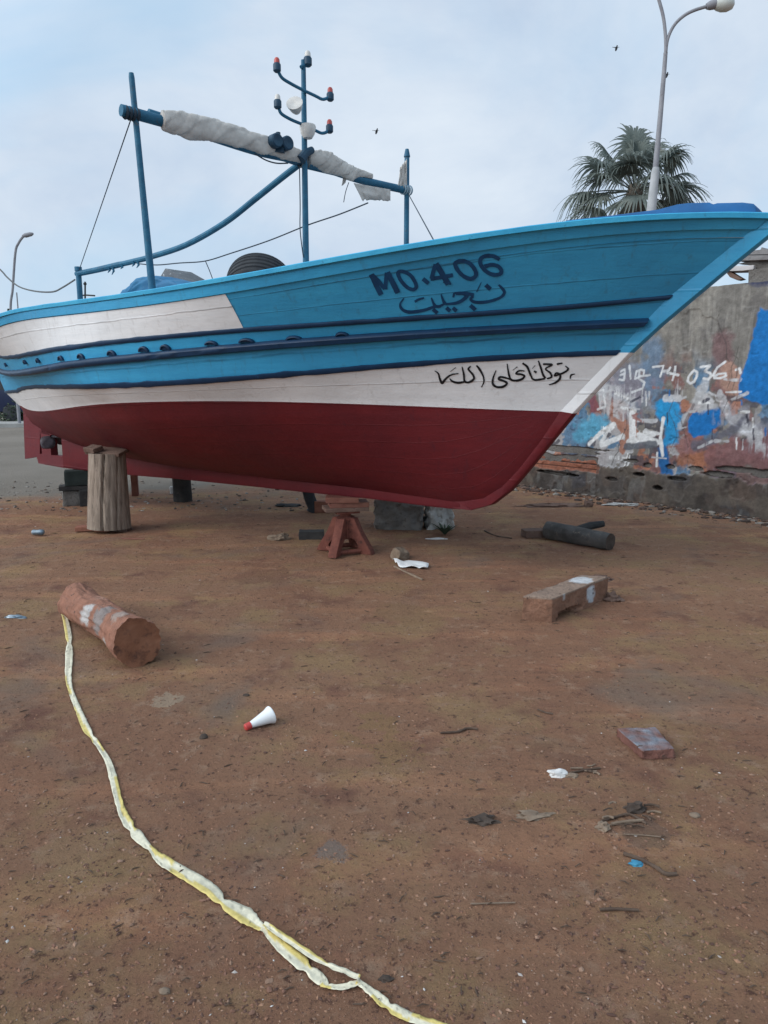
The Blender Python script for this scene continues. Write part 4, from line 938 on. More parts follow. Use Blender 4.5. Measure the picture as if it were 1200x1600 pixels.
crumple('rubble_heap', M['board'], (957, 937), (.13, .09, .08), 'broken wood crumbs at the right end of the timber block', 'rubble', seed=37, jit=.7)
crumple('rubble_heap', M['board'], (935, 905), (.22, .10, .05), 'low brown crumbs of wood behind the timber block', 'rubble', seed=39, jit=.7)
crumple('rubble_heap', M['board'], (868, 791), (.75, .16, .07), 'long low heap of brown debris along the foot of the wall', 'rubble', seed=41, jit=.7)
crumple('rubble_heap', M['board'], (918, 792), (.11, .08, .14), 'single upright brown shard at the foot of the wall', 'rubble', seed=43, jit=.5)
crumple('rubble_heap', M['palestone'], (972, 790), (.45, .12, .06), 'pale plaster rubble fallen along the foot of the wall', 'rubble', seed=45, jit=.7)
# weed by the white block
mb = MB(); c = atz(695, 836)
for k in range(34):
    a = random.uniform(0, 6.28); l = random.uniform(.10, .24); d = Vector((math.cos(a), math.sin(a) * .7, 0)); s_ = Vector((-math.sin(a), math.cos(a), 0)) * .012
    p = [c + d * l * f * .8 + Vector((0, 0, l * (f - .45 * f * f))) for f in (0, .35, .7, 1)]; mb.grid([[q - s_ * w, q + s_ * w] for q, w in zip(p, (.5, 1, .8, .1))])
tag(obj('weed', mb, M['leaf'], None, smooth=180), 'small dark green weed growing by the whitewashed block', 'weed')
# fine stuff
def stones(name, n, mat, smin, smax, cols, seed, region=None):
    r = random.Random(seed); mb = MB(); cc = []
    base = [Vector(x) for x in ((1, 0, 0), (-1, 0, 0), (0, 1, 0), (0, -1, 0), (0, 0, 1), (0, 0, -.6))]; fs = [(0, 2, 4), (2, 1, 4), (1, 3, 4), (3, 0, 4), (2, 0, 5), (1, 2, 5), (3, 1, 5), (0, 3, 5)]
    for i in range(n):
        px, py = r.uniform(-60, 1260), 800 + 830 * r.random() ** 1.15
        if py < 815: py = r.uniform(795, 830)
        p = atz(px, py); dist = p.y; s = r.uniform(smin, smax) * (.5 + 1.0 * r.random() ** 3) * (1 + .12 * dist)
        rot = Matrix.Rotation(r.uniform(0, 6.28), 3, 'Z') @ Matrix.Rotation(r.uniform(-.4, .4), 3, 'X'); sc = Vector((s * r.uniform(.8, 1.6), s * r.uniform(.6, 1.1), s * r.uniform(.35, .7)))
        ctr = Vector((p.x, p.y, gz(p.x, p.y) + sc.z * .2)); col = Vector(r.choice(cols)) * r.uniform(.75, 1.2)
        mb.add([ctr + rot @ Vector((v.x * sc.x * r.uniform(.7, 1.2), v.y * sc.y * r.uniform(.7, 1.2), v.z * sc.z)) for v in base], fs); cc += [tuple(col)] * 6
    me = bpy.data.meshes.new(name); me.from_pydata([tuple(v) for v in mb.v], [], mb.f); at = me.color_attributes.new('Col', 'FLOAT_COLOR', 'POINT'); at.data.foreach_set('color', [x for c in cc for x in (*c, 1)])
    me.materials.append(mat); o = bpy.data.objects.new(name, me); C.objects.link(o); return o
o = stones('gravel', 30000, M['gravel'], .0012, .0048, [(.23, .117, .073), (.265, .148, .092), (.17, .088, .062), (.26, .158, .108), (.11, .06, .045)], 3); struct(o, 'stuff', 'brown grit and crumbs of earth scattered over the ground', 'gravel')
o = stones('pale_grit', 300, M['gravel'], .0015, .0042, [(.45, .40, .36), (.38, .33, .30), (.55, .52, .49)], 4); struct(o, 'stuff', 'pale chips scattered over the brown ground', 'grit')
mb = MB(); r = random.Random(11)
for i in range(380):
    p = atz(r.uniform(-40, 1240), 812 + 800 * r.random() ** 1.1); a = r.uniform(0, 3.14) if r.random() < .4 else r.gauss(0.1, .5); l = r.uniform(.004, .011) * (1 + .30 * p.y); d = Vector((math.cos(a), math.sin(a), 0)) * l
    p.z = gz(p.x, p.y) + .003; k = Vector((0, 0, r.uniform(0, .006))); mb.tube([p - d, p + k + Vector((r.uniform(-.2, .2) * l, r.uniform(-.2, .2) * l, 0)), p + d], [.0010 + l * .03, .0014 + l * .06, .0006], 5)
o = obj('wood_litter', mb, M['twig'], None, origin=(0, 0, 0)); struct(o, 'stuff', 'splinters and bark crumbs strewn over the earth', 'litter')

def chunks(name, n, pick, smin, smax, cols, seed, label, cat):
    r = random.Random(seed); mb = MB(); cc = []
    for i in range(n):
        p = pick(r); s = smin + (smax - smin) * r.random() ** 2.5; bm = bmesh.new(); bmesh.ops.create_icosphere(bm, subdivisions=1, radius=1); rot = Matrix.Rotation(r.uniform(0, 6.28), 3, 'Z')
        col = Vector(r.choice(cols)) * r.uniform(.75, 1.2); sc = Vector((s * r.uniform(.8, 1.8), s * r.uniform(.6, 1.1), s * r.uniform(.3, .75)))
        mb.add([Vector((p.x, p.y, gz(p.x, p.y) + sc.z * .3)) + rot @ Vector((v.co.x * sc.x, v.co.y * sc.y, v.co.z * sc.z)) * r.uniform(.75, 1.2) for v in bm.verts], [tuple(v.index for v in f.verts) for f in bm.faces]); cc += [tuple(col)] * len(bm.verts); bm.free()
    me = bpy.data.meshes.new(name); me.from_pydata([tuple(v) for v in mb.v], [], mb.f); at = me.color_attributes.new('Col', 'FLOAT_COLOR', 'POINT'); at.data.foreach_set('color', [x for c in cc for x in (*c, 1)])
    me.materials.append(M['gravel']); o = bpy.data.objects.new(name, me); C.objects.link(o); struct(o, 'stuff', label, cat)
_wa, _wb = atz(760, 752), atz(1260, 821); _wn = Vector((-(_wb - _wa).y, (_wb - _wa).x, 0)).normalized(); _wn = -_wn if _wn.y > 0 else _wn
chunks('rubble', 700, lambda r: _wa.lerp(_wb, r.random()) + _wn * (.02 + .55 * r.random() ** 2.2), .008, .05, [(.10, .065, .05), (.075, .055, .045), (.14, .09, .07), (.06, .045, .04), (.24, .21, .18)], 51, 'dark crumbs and broken plaster along the foot of the wall', 'rubble')
chunks('grit', 500, lambda r: atz(r.uniform(-20, 480), r.uniform(752, 800)) , .006, .03, [(.22, .18, .15), (.30, .27, .24), (.13, .10, .08), (.09, .07, .06)], 53, 'loose grit where the earth meets the grey asphalt under the stern', 'grit')
chunks('clods', 900, lambda r: atz(r.uniform(-20, 1220), 815 + 800 * r.random() ** 1.3), .003, .009, [(.17, .088, .06), (.22, .118, .08), (.12, .065, .048), (.26, .16, .11)], 57, 'small clods of earth and bits scattered over the yard', 'clods')

# ------------------------------------------------------------------ painted wall
WA, WB = atz(809, 758), atz(1200, 812); WD = (WB - WA).normalized(); WN = Vector((WD.y, -WD.x, 0))
if WN.dot(CAM - WA) < 0: WN = -WN
def wl(px, py):
    p = atplane(px, py, WA, WN); return ((p - WA).dot(WD), p.z)
a0, a1 = -4.0, 6.5; H = 2.70; da = .0095
A_ = np.arange(a0, a1 + da, da); Z_ = np.arange(-.1, H + .001, da); GA_, GZ_ = np.meshgrid(A_, Z_); shp = GA_.shape
def vn(fx, fz, seed, oct=4, pers=.55):
    out = np.zeros(shp); amp = 1; tot = 0; rr = np.random.default_rng(seed)
    for o_ in range(oct):
        nx_, nz_ = int((a1 - a0) * fx * 2 ** o_) + 3, int((H + .1) * fz * 2 ** o_) + 3; g_ = rr.random((nz_, nx_))
        x = (GA_ - a0) * fx * 2 ** o_; z = (GZ_ + .1) * fz * 2 ** o_; xi = np.clip(x.astype(int), 0, nx_ - 2); zi = np.clip(z.astype(int), 0, nz_ - 2); fx_ = x - xi; fz_ = z - zi
        fx_ = fx_ * fx_ * (3 - 2 * fx_); fz_ = fz_ * fz_ * (3 - 2 * fz_)
        out += amp * ((g_[zi, xi] * (1 - fx_) + g_[zi, xi + 1] * fx_) * (1 - fz_) + (g_[zi + 1, xi] * (1 - fx_) + g_[zi + 1, xi + 1] * fx_) * fz_); tot += amp; amp *= pers
    return out / tot
def sm(x, a, b): t_ = np.clip((x - a) / (b - a), 0, 1); return t_ * t_ * (3 - 2 * t_)
n1, n2, n3, n4 = vn(1.2, 1.2, 1), vn(4, 4, 2), vn(14, 14, 3, 3), vn(30, 3, 4, 3)
Nf = vn(9, 9, 5, 4)
col = np.zeros(shp + (3,))
def lay(mask, c):
    global col
    col = col * (1 - mask[..., None]) + np.array(c) * mask[..., None]
lay(np.ones(shp), (.175, .162, .145)); lay(sm(n1, .42, .62) * .8, (.245, .225, .195)); lay(sm(n2, .52, .66) * .6, (.115, .105, .10)); lay(sm(n4, .5, .72) * .45, (.30, .28, .25))
lay(sm(vn(5, .8, 21, 4), .55, .7) * .6 * sm(GZ_, 1.5, 2.4), (.10, .092, .085))
low = sm(2.05 - GZ_ + (n1 - .5) * .9, 0, .5)
pn = vn(2.6, 2.2, 31, 5); lay(low * sm(pn, .49, .54) * .85, (.22, .105, .095)); lay(low * sm(vn(2.4, 2.2, 32, 5), .55, .585) * .85, (.40, .39, .39)); lay(low * sm(vn(3.2, 2.4, 33, 5), .575, .605) * .85, (.075, .18, .30)); lay(low * sm(vn(3.6, 3.0, 34, 5), .58, .61) * .85, (.36, .15, .09)); lay(low * sm(vn(6, 6, 35, 4), .58, .62) * .8, (.075, .07, .085))
def stroke(px, w, c, op=1.0, rag=.5, soft=.35, dry=0.0):
    soft *= .6; op = min(1, op * 1.12)
    pts_ = [wl(*q) for q in px]; x0 = min(p[0] for p in pts_) - .3; x1 = max(p[0] for p in pts_) + .3; z0 = min(p[1] for p in pts_) - .3; z1 = max(p[1] for p in pts_) + .3
    i0, i1 = np.searchsorted(A_, (x0, x1)); j0, j1 = np.searchsorted(Z_, (z0, z1)); sl = (slice(j0, j1), slice(i0, i1)); X, Y = GA_[sl], GZ_[sl]; D_ = np.full(X.shape, 9.)
    for p, q in zip(pts_[:-1], pts_[1:]):
        d = np.array(q) - np.array(p); l2 = d @ d + 1e-9; t_ = np.clip(((X - p[0]) * d[0] + (Y - p[1]) * d[1]) / l2, 0, 1); D_ = np.minimum(D_, np.hypot(X - p[0] - t_ * d[0], Y - p[1] - t_ * d[1]))
    hw = w * .0082 * .5; k = D_ / hw + rag * (Nf[sl] - .5) * 2; m_ = 1 - sm(k, 1 - soft, 1 + soft)
    if dry: m_ = m_ * sm(n4[sl] * .5 + Nf[sl] * .5, dry - .08, dry + .06)
    m_ = m_ * op; col[sl] = col[sl] * (1 - m_[..., None]) + np.array(c) * m_[..., None]
def blob(px, c, op=1.0, rag=.05, soft=.012):
    pts_ = [wl(*q) for q in px]; n = len(pts_); x0 = min(p[0] for p in pts_) - .3; x1 = max(p[0] for p in pts_) + .3; z0 = min(p[1] for p in pts_) - .3; z1 = max(p[1] for p in pts_) + .3
    i0, i1 = np.searchsorted(A_, (x0, x1)); j0, j1 = np.searchsorted(Z_, (z0, z1)); sl = (slice(j0, j1), slice(i0, i1)); X, Y = GA_[sl], GZ_[sl]; D_ = np.full(X.shape, 9.); ins = np.zeros(X.shape, bool)
    for p, q in zip(pts_, pts_[1:] + pts_[:1]):
        d = np.array(q) - np.array(p); l2 = d @ d + 1e-9; t_ = np.clip(((X - p[0]) * d[0] + (Y - p[1]) * d[1]) / l2, 0, 1); D_ = np.minimum(D_, np.hypot(X - p[0] - t_ * d[0], Y - p[1] - t_ * d[1]))
        if abs(d[1]) > 1e-9: ins ^= ((p[1] > Y) != (q[1] > Y)) & (X < (q[0] - p[0]) * (Y - p[1]) / d[1] + p[0])
    sd = np.where(ins, -D_, D_) + rag * (Nf[sl] - .5) * 2; m_ = (1 - sm(sd, -soft, soft)) * op; col[sl] = col[sl] * (1 - m_[..., None]) + np.array(c) * m_[..., None]
BL = (.012, .15, .42); SB = (.02, .27, .55); WH = (.70, .70, .69); GW = (.48, .48, .49); PK = (.28, .13, .115); OR = (.36, .15, .085); DK = (.045, .045, .065)
def z8(*pts): return [(a / 4.286 + 920, b / 4.286 + 530) for a, b in pts]
# washes
stroke(z8((80, 250), (300, 300), (330, 420)), 60, (.20, .24, .30), .55, .9, .8); stroke(z8((430, 60), (440, 330)), 34, (.12, .20, .30), .6, .9, .8); stroke(z8((120, 350), (180, 440), (250, 420)), 46, GW, .7, .9, .6, .42)
stroke(z8((20, 380), (40, 470)), 20, (.22, .07, .08), .8, .8); stroke(z8((60, 520), (90, 560)), 16, OR, .75, .8); stroke(z8((900, 0), (910, 200), (880, 330)), 26, (.17, .10, .10), .75, .7, .7); stroke(z8((940, 240), (960, 310)), 34, (.36, .22, .17), .85, .6)
stroke(z8((640, 800), (780, 800)), 26, OR, .8, .7); stroke(z8((640, 720), (720, 700)), 34, PK, .8, .8); stroke(z8((880, 760), (1150, 720), (1190, 800)), 46, (.23, .11, .11), .8, .8); stroke(z8((880, 960), (1200, 1000)), 60, (.17, .09, .085), .7, .8, .7)
# painted patches
blob([(1187, 480), (1215, 490), (1250, 500), (1240, 640), (1215, 625), (1190, 632), (1178, 630), (1155, 618), (1153, 608), (1166, 560)], BL, 1, .03)
blob(z8((690, 490), (860, 462), (885, 480), (882, 570), (800, 640), (700, 655), (670, 620), (665, 540)), BL, 1, .03)
blob(z8((455, 420), (560, 390), (620, 430), (625, 520), (600, 700), (500, 720), (490, 560), (450, 500)), SB, .95, .07, .03)
stroke(z8((500, 760), (520, 900)), 20, (.012, .12, .32), .85, .6); stroke(z8((-30, 600), (60, 590)), 40, (.10, .33, .48), .85, .7, .5); stroke(z8((-60, 640), (20, 600)), 30, (.10, .33, .48), .8, .8, .5)
blob([(893, 742), (916, 740), (917, 758), (900, 764), (893, 758)], (.015, .16, .38), .9, .02)
# white brush work
stroke(z8((292, 490), (290, 700)), 13, WH, 1, .2, .2); stroke(z8((270, 690), (360, 670), (450, 690)), 11, WH, .9, .5); stroke(z8((330, 640), (440, 690)), 9, WH, .9, .5); stroke(z8((320, 545), (450, 545)), 7, GW, .8, .7); stroke(z8((380, 610), (440, 640), (380, 650)), 6, WH, .7, .6)
stroke(z8((500, 530), (480, 660), (495, 780)), 6, WH, .9, .5); stroke(z8((0, 700), (90, 620), (165, 570)), 8, WH, .85, .6); stroke(z8((75, 700), (120, 620), (160, 590)), 7, WH, .8, .6); stroke(z8((80, 710), (150, 680), (220, 650)), 9, WH, .85, .5)
blob(z8((800, 260), (820, 290), (800, 350), (850, 440), (850, 462), (690, 490), (640, 560), (615, 610), (600, 600), (640, 500), (700, 400), (760, 300)), (.46, .46, .47), .85, .07, .03); stroke(z8((640, 580), (700, 440)), 5, (.16, .12, .12), .6, .7)
stroke(z8((880, 360), (910, 440), (940, 530)), 12, GW, .75, .8); stroke(z8((520, 390), (600, 400)), 11, GW, .8, .8); stroke(z8((610, 290), (600, 380)), 13, GW, .7, .8, .5, .45)
stroke(z8((940, 510), (1060, 560), (1150, 640)), 40, (.30, .30, .33), .6, 1.0, .8, .45); stroke(z8((720, 720), (860, 660), (1040, 560)), 16, (.12, .12, .15), .75, .8, .6); stroke(z8((1060, 620), (1140, 660), (1200, 740)), 24, GW, .7, .9, .6, .45); stroke(z8((250, 720), (440, 705)), 10, (.11, .12, .14), .8, .7)
stroke(z8((260, 770), (225, 900), (208, 1000)), 3, WH, .75, .5); stroke(z8((275, 780), (250, 900), (232, 1000)), 3, WH, .7, .5); stroke(z8((460, 760), (455, 850)), 4, WH, .8, .5); stroke(z8((425, 790), (520, 800)), 3, GW, .8, .6); stroke(z8((20, 350), (100, 340), (110, 450), (60, 470)), 4, WH, .6, .8)
for q in (((70, 350), (75, 460)), ((90, 360), (160, 340)), ((140, 340), (140, 400)), ((220, 450), (340, 470)), ((300, 440), (305, 480)), ((380, 350), (385, 400)), ((405, 350), (405, 400))): stroke(z8(*q), 3, GW, .7, .7)
# chalked writing
for q in ([(430, 186), (500, 178), (490, 215), (478, 250)], [(545, 190), (525, 225), (600, 240)], [(580, 185), (575, 225), (560, 275)], [(690, 222), (668, 250), (662, 280), (680, 296), (705, 285), (722, 250), (725, 220), (705, 208), (690, 222)], [(748, 185), (812, 178), (775, 215), (810, 225), (822, 245), (800, 270), (770, 262)], [(912, 152), (860, 190), (836, 235), (840, 260), (880, 262), (918, 245), (915, 228), (870, 232), (845, 248)], [(985, 205), (1010, 195), (1015, 225)]):
    stroke(z8(*q), 3.4, (.62, .62, .62), .95, .35, .4)
for q in ([(215, 215), (240, 200), (240, 230), (212, 240)], [(240, 230), (235, 275), (205, 270)], [(272, 180), (280, 265)], [(310, 260), (320, 215), (340, 210), (335, 262)], [(345, 205), (370, 210), (365, 245), (345, 245)], [(310, 265), (345, 250), (408, 240)], [(345, 270), (372, 290), (360, 330), (290, 355)]):
    stroke(z8(*q), 3.4, (.55, .56, .57), .85, .5, .4)
# dark tile-like stencil on the pier
for i in range(5):
    for j in range(2): stroke([(1172 + i * 7, 427 + j * 8), (1176 + i * 7, 433 + j * 8)], 5, (.03, .035, .07), .8, .5)
stroke([(1168, 438), (1205, 440)], 12, (.06, .065, .11), .6, .7)
# cracks and drips
rc = random.Random(77)
for k in range(7):
    x, y = rc.uniform(930, 1210), rc.uniform(470, 690); q = [(x, y)]
    for _ in range(6): x += rc.uniform(-9, 9); y += rc.uniform(5, 22); q.append((x, y))
    stroke(q, 1.4, (.07, .06, .055), .55, 1.2, .6)
for k in range(18):
    x, y = rc.uniform(930, 1200), rc.uniform(600, 690); stroke([(x, y), (x + rc.uniform(-1, 1), y + rc.uniform(6, 20))], rc.uniform(1.5, 3), rc.choice((WH, GW, BL, DK, (.30, .12, .09))), .75, .6)
for k in range(26):
    x, y = rc.uniform(940, 1200), rc.uniform(560, 720); a_ = rc.uniform(-.5, .5); l = rc.uniform(8, 30); stroke([(x, y), (x + l * math.cos(a_), y + l * math.sin(a_))], rc.uniform(2, 7), rc.choice((WH, GW, GW, DK, PK)), .8, .9, .4, .46)
# plinth, broken ledge, exposed brick
ledge = .43 + (vn(3, .01, 41, 5, .7) - .5) * .22; pl = 1 - sm(GZ_, ledge - .012, ledge + .012)
lay(pl * .92, (.080, .064, .053)); lay(pl * sm(vn(7, 5, 45, 5), .50, .62) * .55, (.045, .036, .031)); lay(pl * sm(vn(5, 2.5, 46, 5), .56, .64) * .45, (.15, .105, .08)); lay(pl * sm(n2, .5, .62) * .6, (.15, .125, .10)); lay(pl * sm(n1, .5, .62) * .5 * sm(GZ_, .6, .0), (.07, .06, .055)); lay(pl * sm(vn(6, 3, 44), .60, .68) * .4, (.19, .185, .175))
bx0, bz0 = wl(832, 738); bx1, bz1 = wl(935, 712)
bm_ = sm(GA_, bx0 - .05, bx0 + .02) * (1 - sm(GA_ + (n2 - .5) * .5, bx1 - .05, bx1 + .02)) * sm(GZ_ + (n2 - .5) * .12, .30, .32) * (1 - sm(GZ_ + (n2 - .5) * .10, .525, .54))
lay(bm_, (.30, .115, .07)); course = np.abs(((GZ_ - .30) / .068) % 1 - .5) > .40; lay(bm_ * course, (.06, .035, .03)); lay(bm_ * sm(n3, .55, .65) * .6, (.16, .07, .05))
hole = np.zeros(shp)
for x, y, w, h in ((880, 704, 70, 4), (870, 739, 50, 3), (985, 720, 14, 3), (1120, 741, 26, 4), (1060, 748, 16, 3), (1190, 742, 20, 5), (1030, 762, 8, 4), (955, 748, 12, 3), (1012, 727, 7, 3), (1046, 729, 8, 4), (1087, 732, 14, 4), (1000, 741, 10, 3), (900, 701, 60, 3), (1165, 735, 40, 4), (915, 708, 30, 2)):
    ca, cz = wl(x, y); hole = np.maximum(hole, 1 - sm(np.hypot((GA_ - ca) / (w * .0082), (GZ_ - cz) / (h * .0085)) + (Nf - .5) * 1.0, .8, 1.05))
lay(hole, (.02, .015, .013))
col *= (.82 + .36 * n3)[..., None]
disp = 0.036 * pl + .012 * (n1 - .5) + .010 * (n2 - .5) + .006 * (n3 - .5) - .03 * bm_ - .012 * bm_ * course - .06 * hole - .012 * sm(vn(2.4, 2.2, 32, 5), .56, .6)
X = WA.x + WD.x * GA_ + WN.x * disp; Y = WA.y + WD.y * GA_ + WN.y * disp
topz = H + (vn(4, .01, 77, 4) - .5) * .06; ZZ = np.minimum(GZ_, topz) + 0 * GA_
wall = thing('wall', WA + Vector((0, 0, 0)), 'weathered grey plaster wall covered in blue white and red paint and scrawled numbers', 'wall')
nr, nc = shp; me = bpy.data.meshes.new('wall_face')
vv = np.stack([X - WA.x, Y - WA.y, ZZ], -1).reshape(-1, 3)
idx = np.arange(nr * nc).reshape(nr, nc); fc = np.stack([idx[:-1, :-1], idx[:-1, 1:], idx[1:, 1:], idx[1:, :-1]], -1).reshape(-1, 4)
me.from_pydata(vv.tolist(), [], fc.tolist()); at = me.color_attributes.new('Col', 'FLOAT_COLOR', 'POINT'); at.data.foreach_set('color', np.concatenate([col.reshape(-1, 3), np.ones((nr * nc, 1))], 1).ravel())
me.polygons.foreach_set('use_smooth', [True] * len(me.polygons)); me.materials.append(pmat('painted_plaster', (.2, .2, .2), (.3, .3, .3), 18, .92, .5, 45, attr=True, bd=.01))
o = bpy.data.objects.new('wall_face', me); C.objects.link(o); o.parent = wall
mb = MB(); c0 = WA + WD * a0 - WN * .03; c1 = WA + WD * a1 - WN * .03; mb.hexa([c0 + Vector((0, 0, -.1)), c1 + Vector((0, 0, -.1)), c1 - WN * .2 + Vector((0, 0, -.1)), c0 - WN * .2 + Vector((0, 0, -.1))], [c0 + Vector((0, 0, H - .02)), c1 + Vector((0, 0, H - .02)), c1 - WN * .2 + Vector((0, 0, H - .02)), c0 - WN * .2 + Vector((0, 0, H - .02))])
obj('masonry', mb, M['concrete'], wall)
# pier and ruined roof beyond
pa = wl(1161, 500)[0]
mb = MB(); c = WA + WD * (pa + 1.1) + WN * .0 + Vector((0, 0, 1.41)); rw = Matrix.Rotation(math.atan2(WD.y, WD.x), 3, 'Z')
shed = thing('shed', WA + WD * (pa + .5) - WN * .6, 'ruined grey shed with a broken roof of slabs and planks above the wall', 'shed')
def wz(px, py): return atplane(px, py, WA, WN).z
zt = wz(1165, 424)
mb = MB(); mb.box(WA + WD * (pa + 1.25) - WN * .16 + Vector((0, 0, (zt + H) / 2 - .01)), (2.5, .26, zt - H + .06), rw); obj('wall_top', mb, M['concrete'], shed, bevel=.01, subdiv=3, jit=.015)
def slab(pxs, depth, off, mat, name, bev=.005):
    mb = MB(); mb.prism([atplane(*q, WA - WN * off, WN) for q in pxs], -WN * depth); obj(name, mb, mat, shed, bevel=bev)
slab([(1126, 424), (1141, 416), (1178, 414), (1177, 421), (1160, 423)], .25, .02, M['plank_pale'], 'plank')
slab([(1134, 425), (1140, 424), (1160, 436), (1152, 438), (1140, 433)], .10, .05, M['board'], 'broken_plank')
slab([(1148, 407), (1164, 399), (1260, 398), (1260, 404), (1162, 407)], 1.6, .0, M['roofgrey'], 'roof_slab')
slab([(1160, 398), (1170, 392), (1188, 390), (1190, 386), (1194, 390), (1260, 391), (1260, 397)], 1.6, .03, M['roofgrey'], 'roof_slab')
slab([(1152, 412), (1180, 407), (1260, 405), (1260, 428), (1180, 424), (1178, 414)], .12, .08, M['concrete'], 'lintel')
mb = MB(); bk = WA + WD * (pa + 1.6) - WN * 1.9; mb.box(bk + Vector((0, 0, 1.55)), (3.4, .15, 3.1), rw); obj('back_wall', mb, M['concrete'], shed)

# ------------------------------------------------------------------ palm behind the wall
PY = 17.5; pc = atY(992, 296, PY); palm = thing('palm_tree', Vector((pc.x, pc.y, 0)), 'fan palm with drooping grey-green fronds rising behind the bow', 'palm tree')
mb = MB(); mb.tube([Vector((pc.x, pc.y, -.05)), Vector((pc.x + .05, pc.y, pc.z * .5)), Vector((pc.x, pc.y, pc.z - .2)), Vector((pc.x, pc.y, pc.z + .1))], [.30, .22, .20, .14], 14); obj('trunk', mb, M['bark'], palm)
def fan(az, el, Lp, Lf, rr, mb, droop=.5):
    d = Vector((math.cos(az) * math.cos(el), math.sin(az) * math.cos(el), math.sin(el))); side = Vector((-math.sin(az), math.cos(az), 0)); c = pc + Vector((0, 0, -.05)); pt = []
    for k in range(6):
        f = k / 5; pt.append(c + d * Lp * f + Vector((0, 0, -.16 * Lp * f * f)))
    mb.tube(pt, [.02, .018, .016, .014, .012, .010], 5); b = pt[-1]; d2 = (pt[-1] - pt[-2]).normalized(); nrm = d2.cross(side).normalized()
    side = nrm.cross(d2).normalized(); n = 30
    if rr.random() < .5: side = (side + nrm * rr.uniform(-.5, .5)).normalized()
    for i in range(n):
        th = R(-115 + 230 * i / (n - 1)) + rr.uniform(-.03, .03); u = d2 * math.cos(th) + side * math.sin(th); l = Lf * (.78 + .22 * math.cos(th)) * rr.uniform(.9, 1.08); wv = u.cross(nrm).normalized(); G = []
        dr = droop * rr.uniform(.7, 1.5)
        for k in range(7):
            f = k / 6; p = b + u * l * f * (1 - .15 * f * f * dr) + nrm * (.06 * math.cos(th * 2) * f) - Vector((0, 0, 1)) * l * dr * max(0, f - .35) ** 1.7 * 1.5
            w_ = (.030 * (f / .45 if f < .45 else 1 - (f - .45) / .55 * .93) + .002); G.append([p - wv * w_ + nrm * .008, p, p + wv * w_ + nrm * .008])
        mb.grid(G)
rr = random.Random(5)
specs = []
for k in range(26): specs.append((k * 2.39996 + rr.uniform(-.2, .2), R(rr.choice((80, 62, 50, 38, 25, 12, 2, -8)) + rr.uniform(-6, 6)), rr.uniform(.64, .98), rr.uniform(.68, .90)))
specs += [(math.pi, R(8), 1.08, .76), (math.pi + .3, R(35), 1.1, .8), (0.1, R(30), .95, .72), (-.4, R(10), .9, .72), (1.6, R(84), 1.2, .8), (2.6, R(60), 1.2, .8), (.6, R(66), 1.15, .8)]
for sp_ in specs:
    mb = MB(); fan(*sp_, rr, mb, rr.uniform(.45, .8)); obj('frond', mb, M['frond'], palm, smooth=180)
for k in range(10):
    mb = MB(); fan(k * .63, R(-45 - rr.uniform(0, 25)), .7, .6, rr, mb, .9); obj('dry_frond', mb, M['dryfrond'], palm, smooth=180)

# ------------------------------------------------------------------ street lamps
LY = 15.0
def LP(x, y): return atY(x, y, LY)
b = LP(1016, 345); lamp = thing('street_lamp', Vector((b.x - .08, b.y, 0)), 'tall street lamp with two curved arms standing in front of the palm', 'street lamp')
mb = MB(); mb.tube([Vector((b.x - .12, b.y, 0)), LP(1017, 335), LP(1024, 268), LP(1025, 262)], [.14, .092, .076, .06], 14); obj('base_section', mb, M['lampconcrete'], lamp)
mb = MB(); mb.tube([LP(1024, 264), LP(1031, 190), LP(1037, 120), LP(1040, 82)], [.052, .046, .041, .037], 12); obj('pole', mb, M['lamppost'], lamp)
for pth in ([(1040, 86), (1040, 60), (1037, 30), (1031, 5), (1022, -22), (1006, -44), (980, -58), (955, -62)], [(1040, 86), (1043, 62), (1053, 40), (1068, 25), (1085, 16), (1108, 9)]):
    mb = MB(); q = [Vector(p) for p in catm([LP(*p) for p in pth], 6)]; mb.tube(q, .030, 10); arm = obj('arm', mb, M['lamppost'], lamp)
    e = q[-1]; dr = (q[-1] - q[-3]).normalized(); mb = MB(); mb.lathe(e - dr * .05, dr, [(0, 0), (.05, 0), (.075, .06), (.085, .16), (.07, .2)], 16, 0); h = obj('lamp_head', mb, M['lamppost'], arm)
    mb = MB(); mb.lathe(e + dr * .10, (dr + Vector((0, 0, -.25))).normalized(), [(.075, 0), (.105, .05), (.128, .14), (.125, .24), (.085, .33), (0, .375)], 24); obj('globe', mb, M['glassglobe'], arm, smooth=180)
LY2 = 27.0
def L2(x, y): return atY(x, y, LY2)
b = L2(17, 500); lamp2 = thing('street_lamp', Vector((b.x, b.y, 0)), 'distant thin grey street lamp with one bent arm at the left edge', 'street lamp')
mb = MB(); q = [Vector((b.x, b.y, 0)), b, L2(20, 450), L2(24, 395), L2(29, 380), L2(36, 370), L2(40, 368)]; mb.tube([Vector(p) for p in catm(q, 5)], [.06] * 6 + [.042] * 25, 10); obj('pole', mb, M['lamppost'], lamp2)
mb = MB(); a = L2(35, 369); c = L2(52, 365); mb.tube([a, a.lerp(c, .3), a.lerp(c, .8), c], [.04, .08, .07, .03], 10); obj('lamp_head', mb, M['lamppost'], lamp2)
b = L2(26, 457); mb = MB(); mb.tube([Vector((b.x, b.y, 0)), b], [.04, .022], 8); tag(obj('thin_pole', mb, M['lamppost'], None), 'short thin pole just right of the distant street lamp', 'pole')

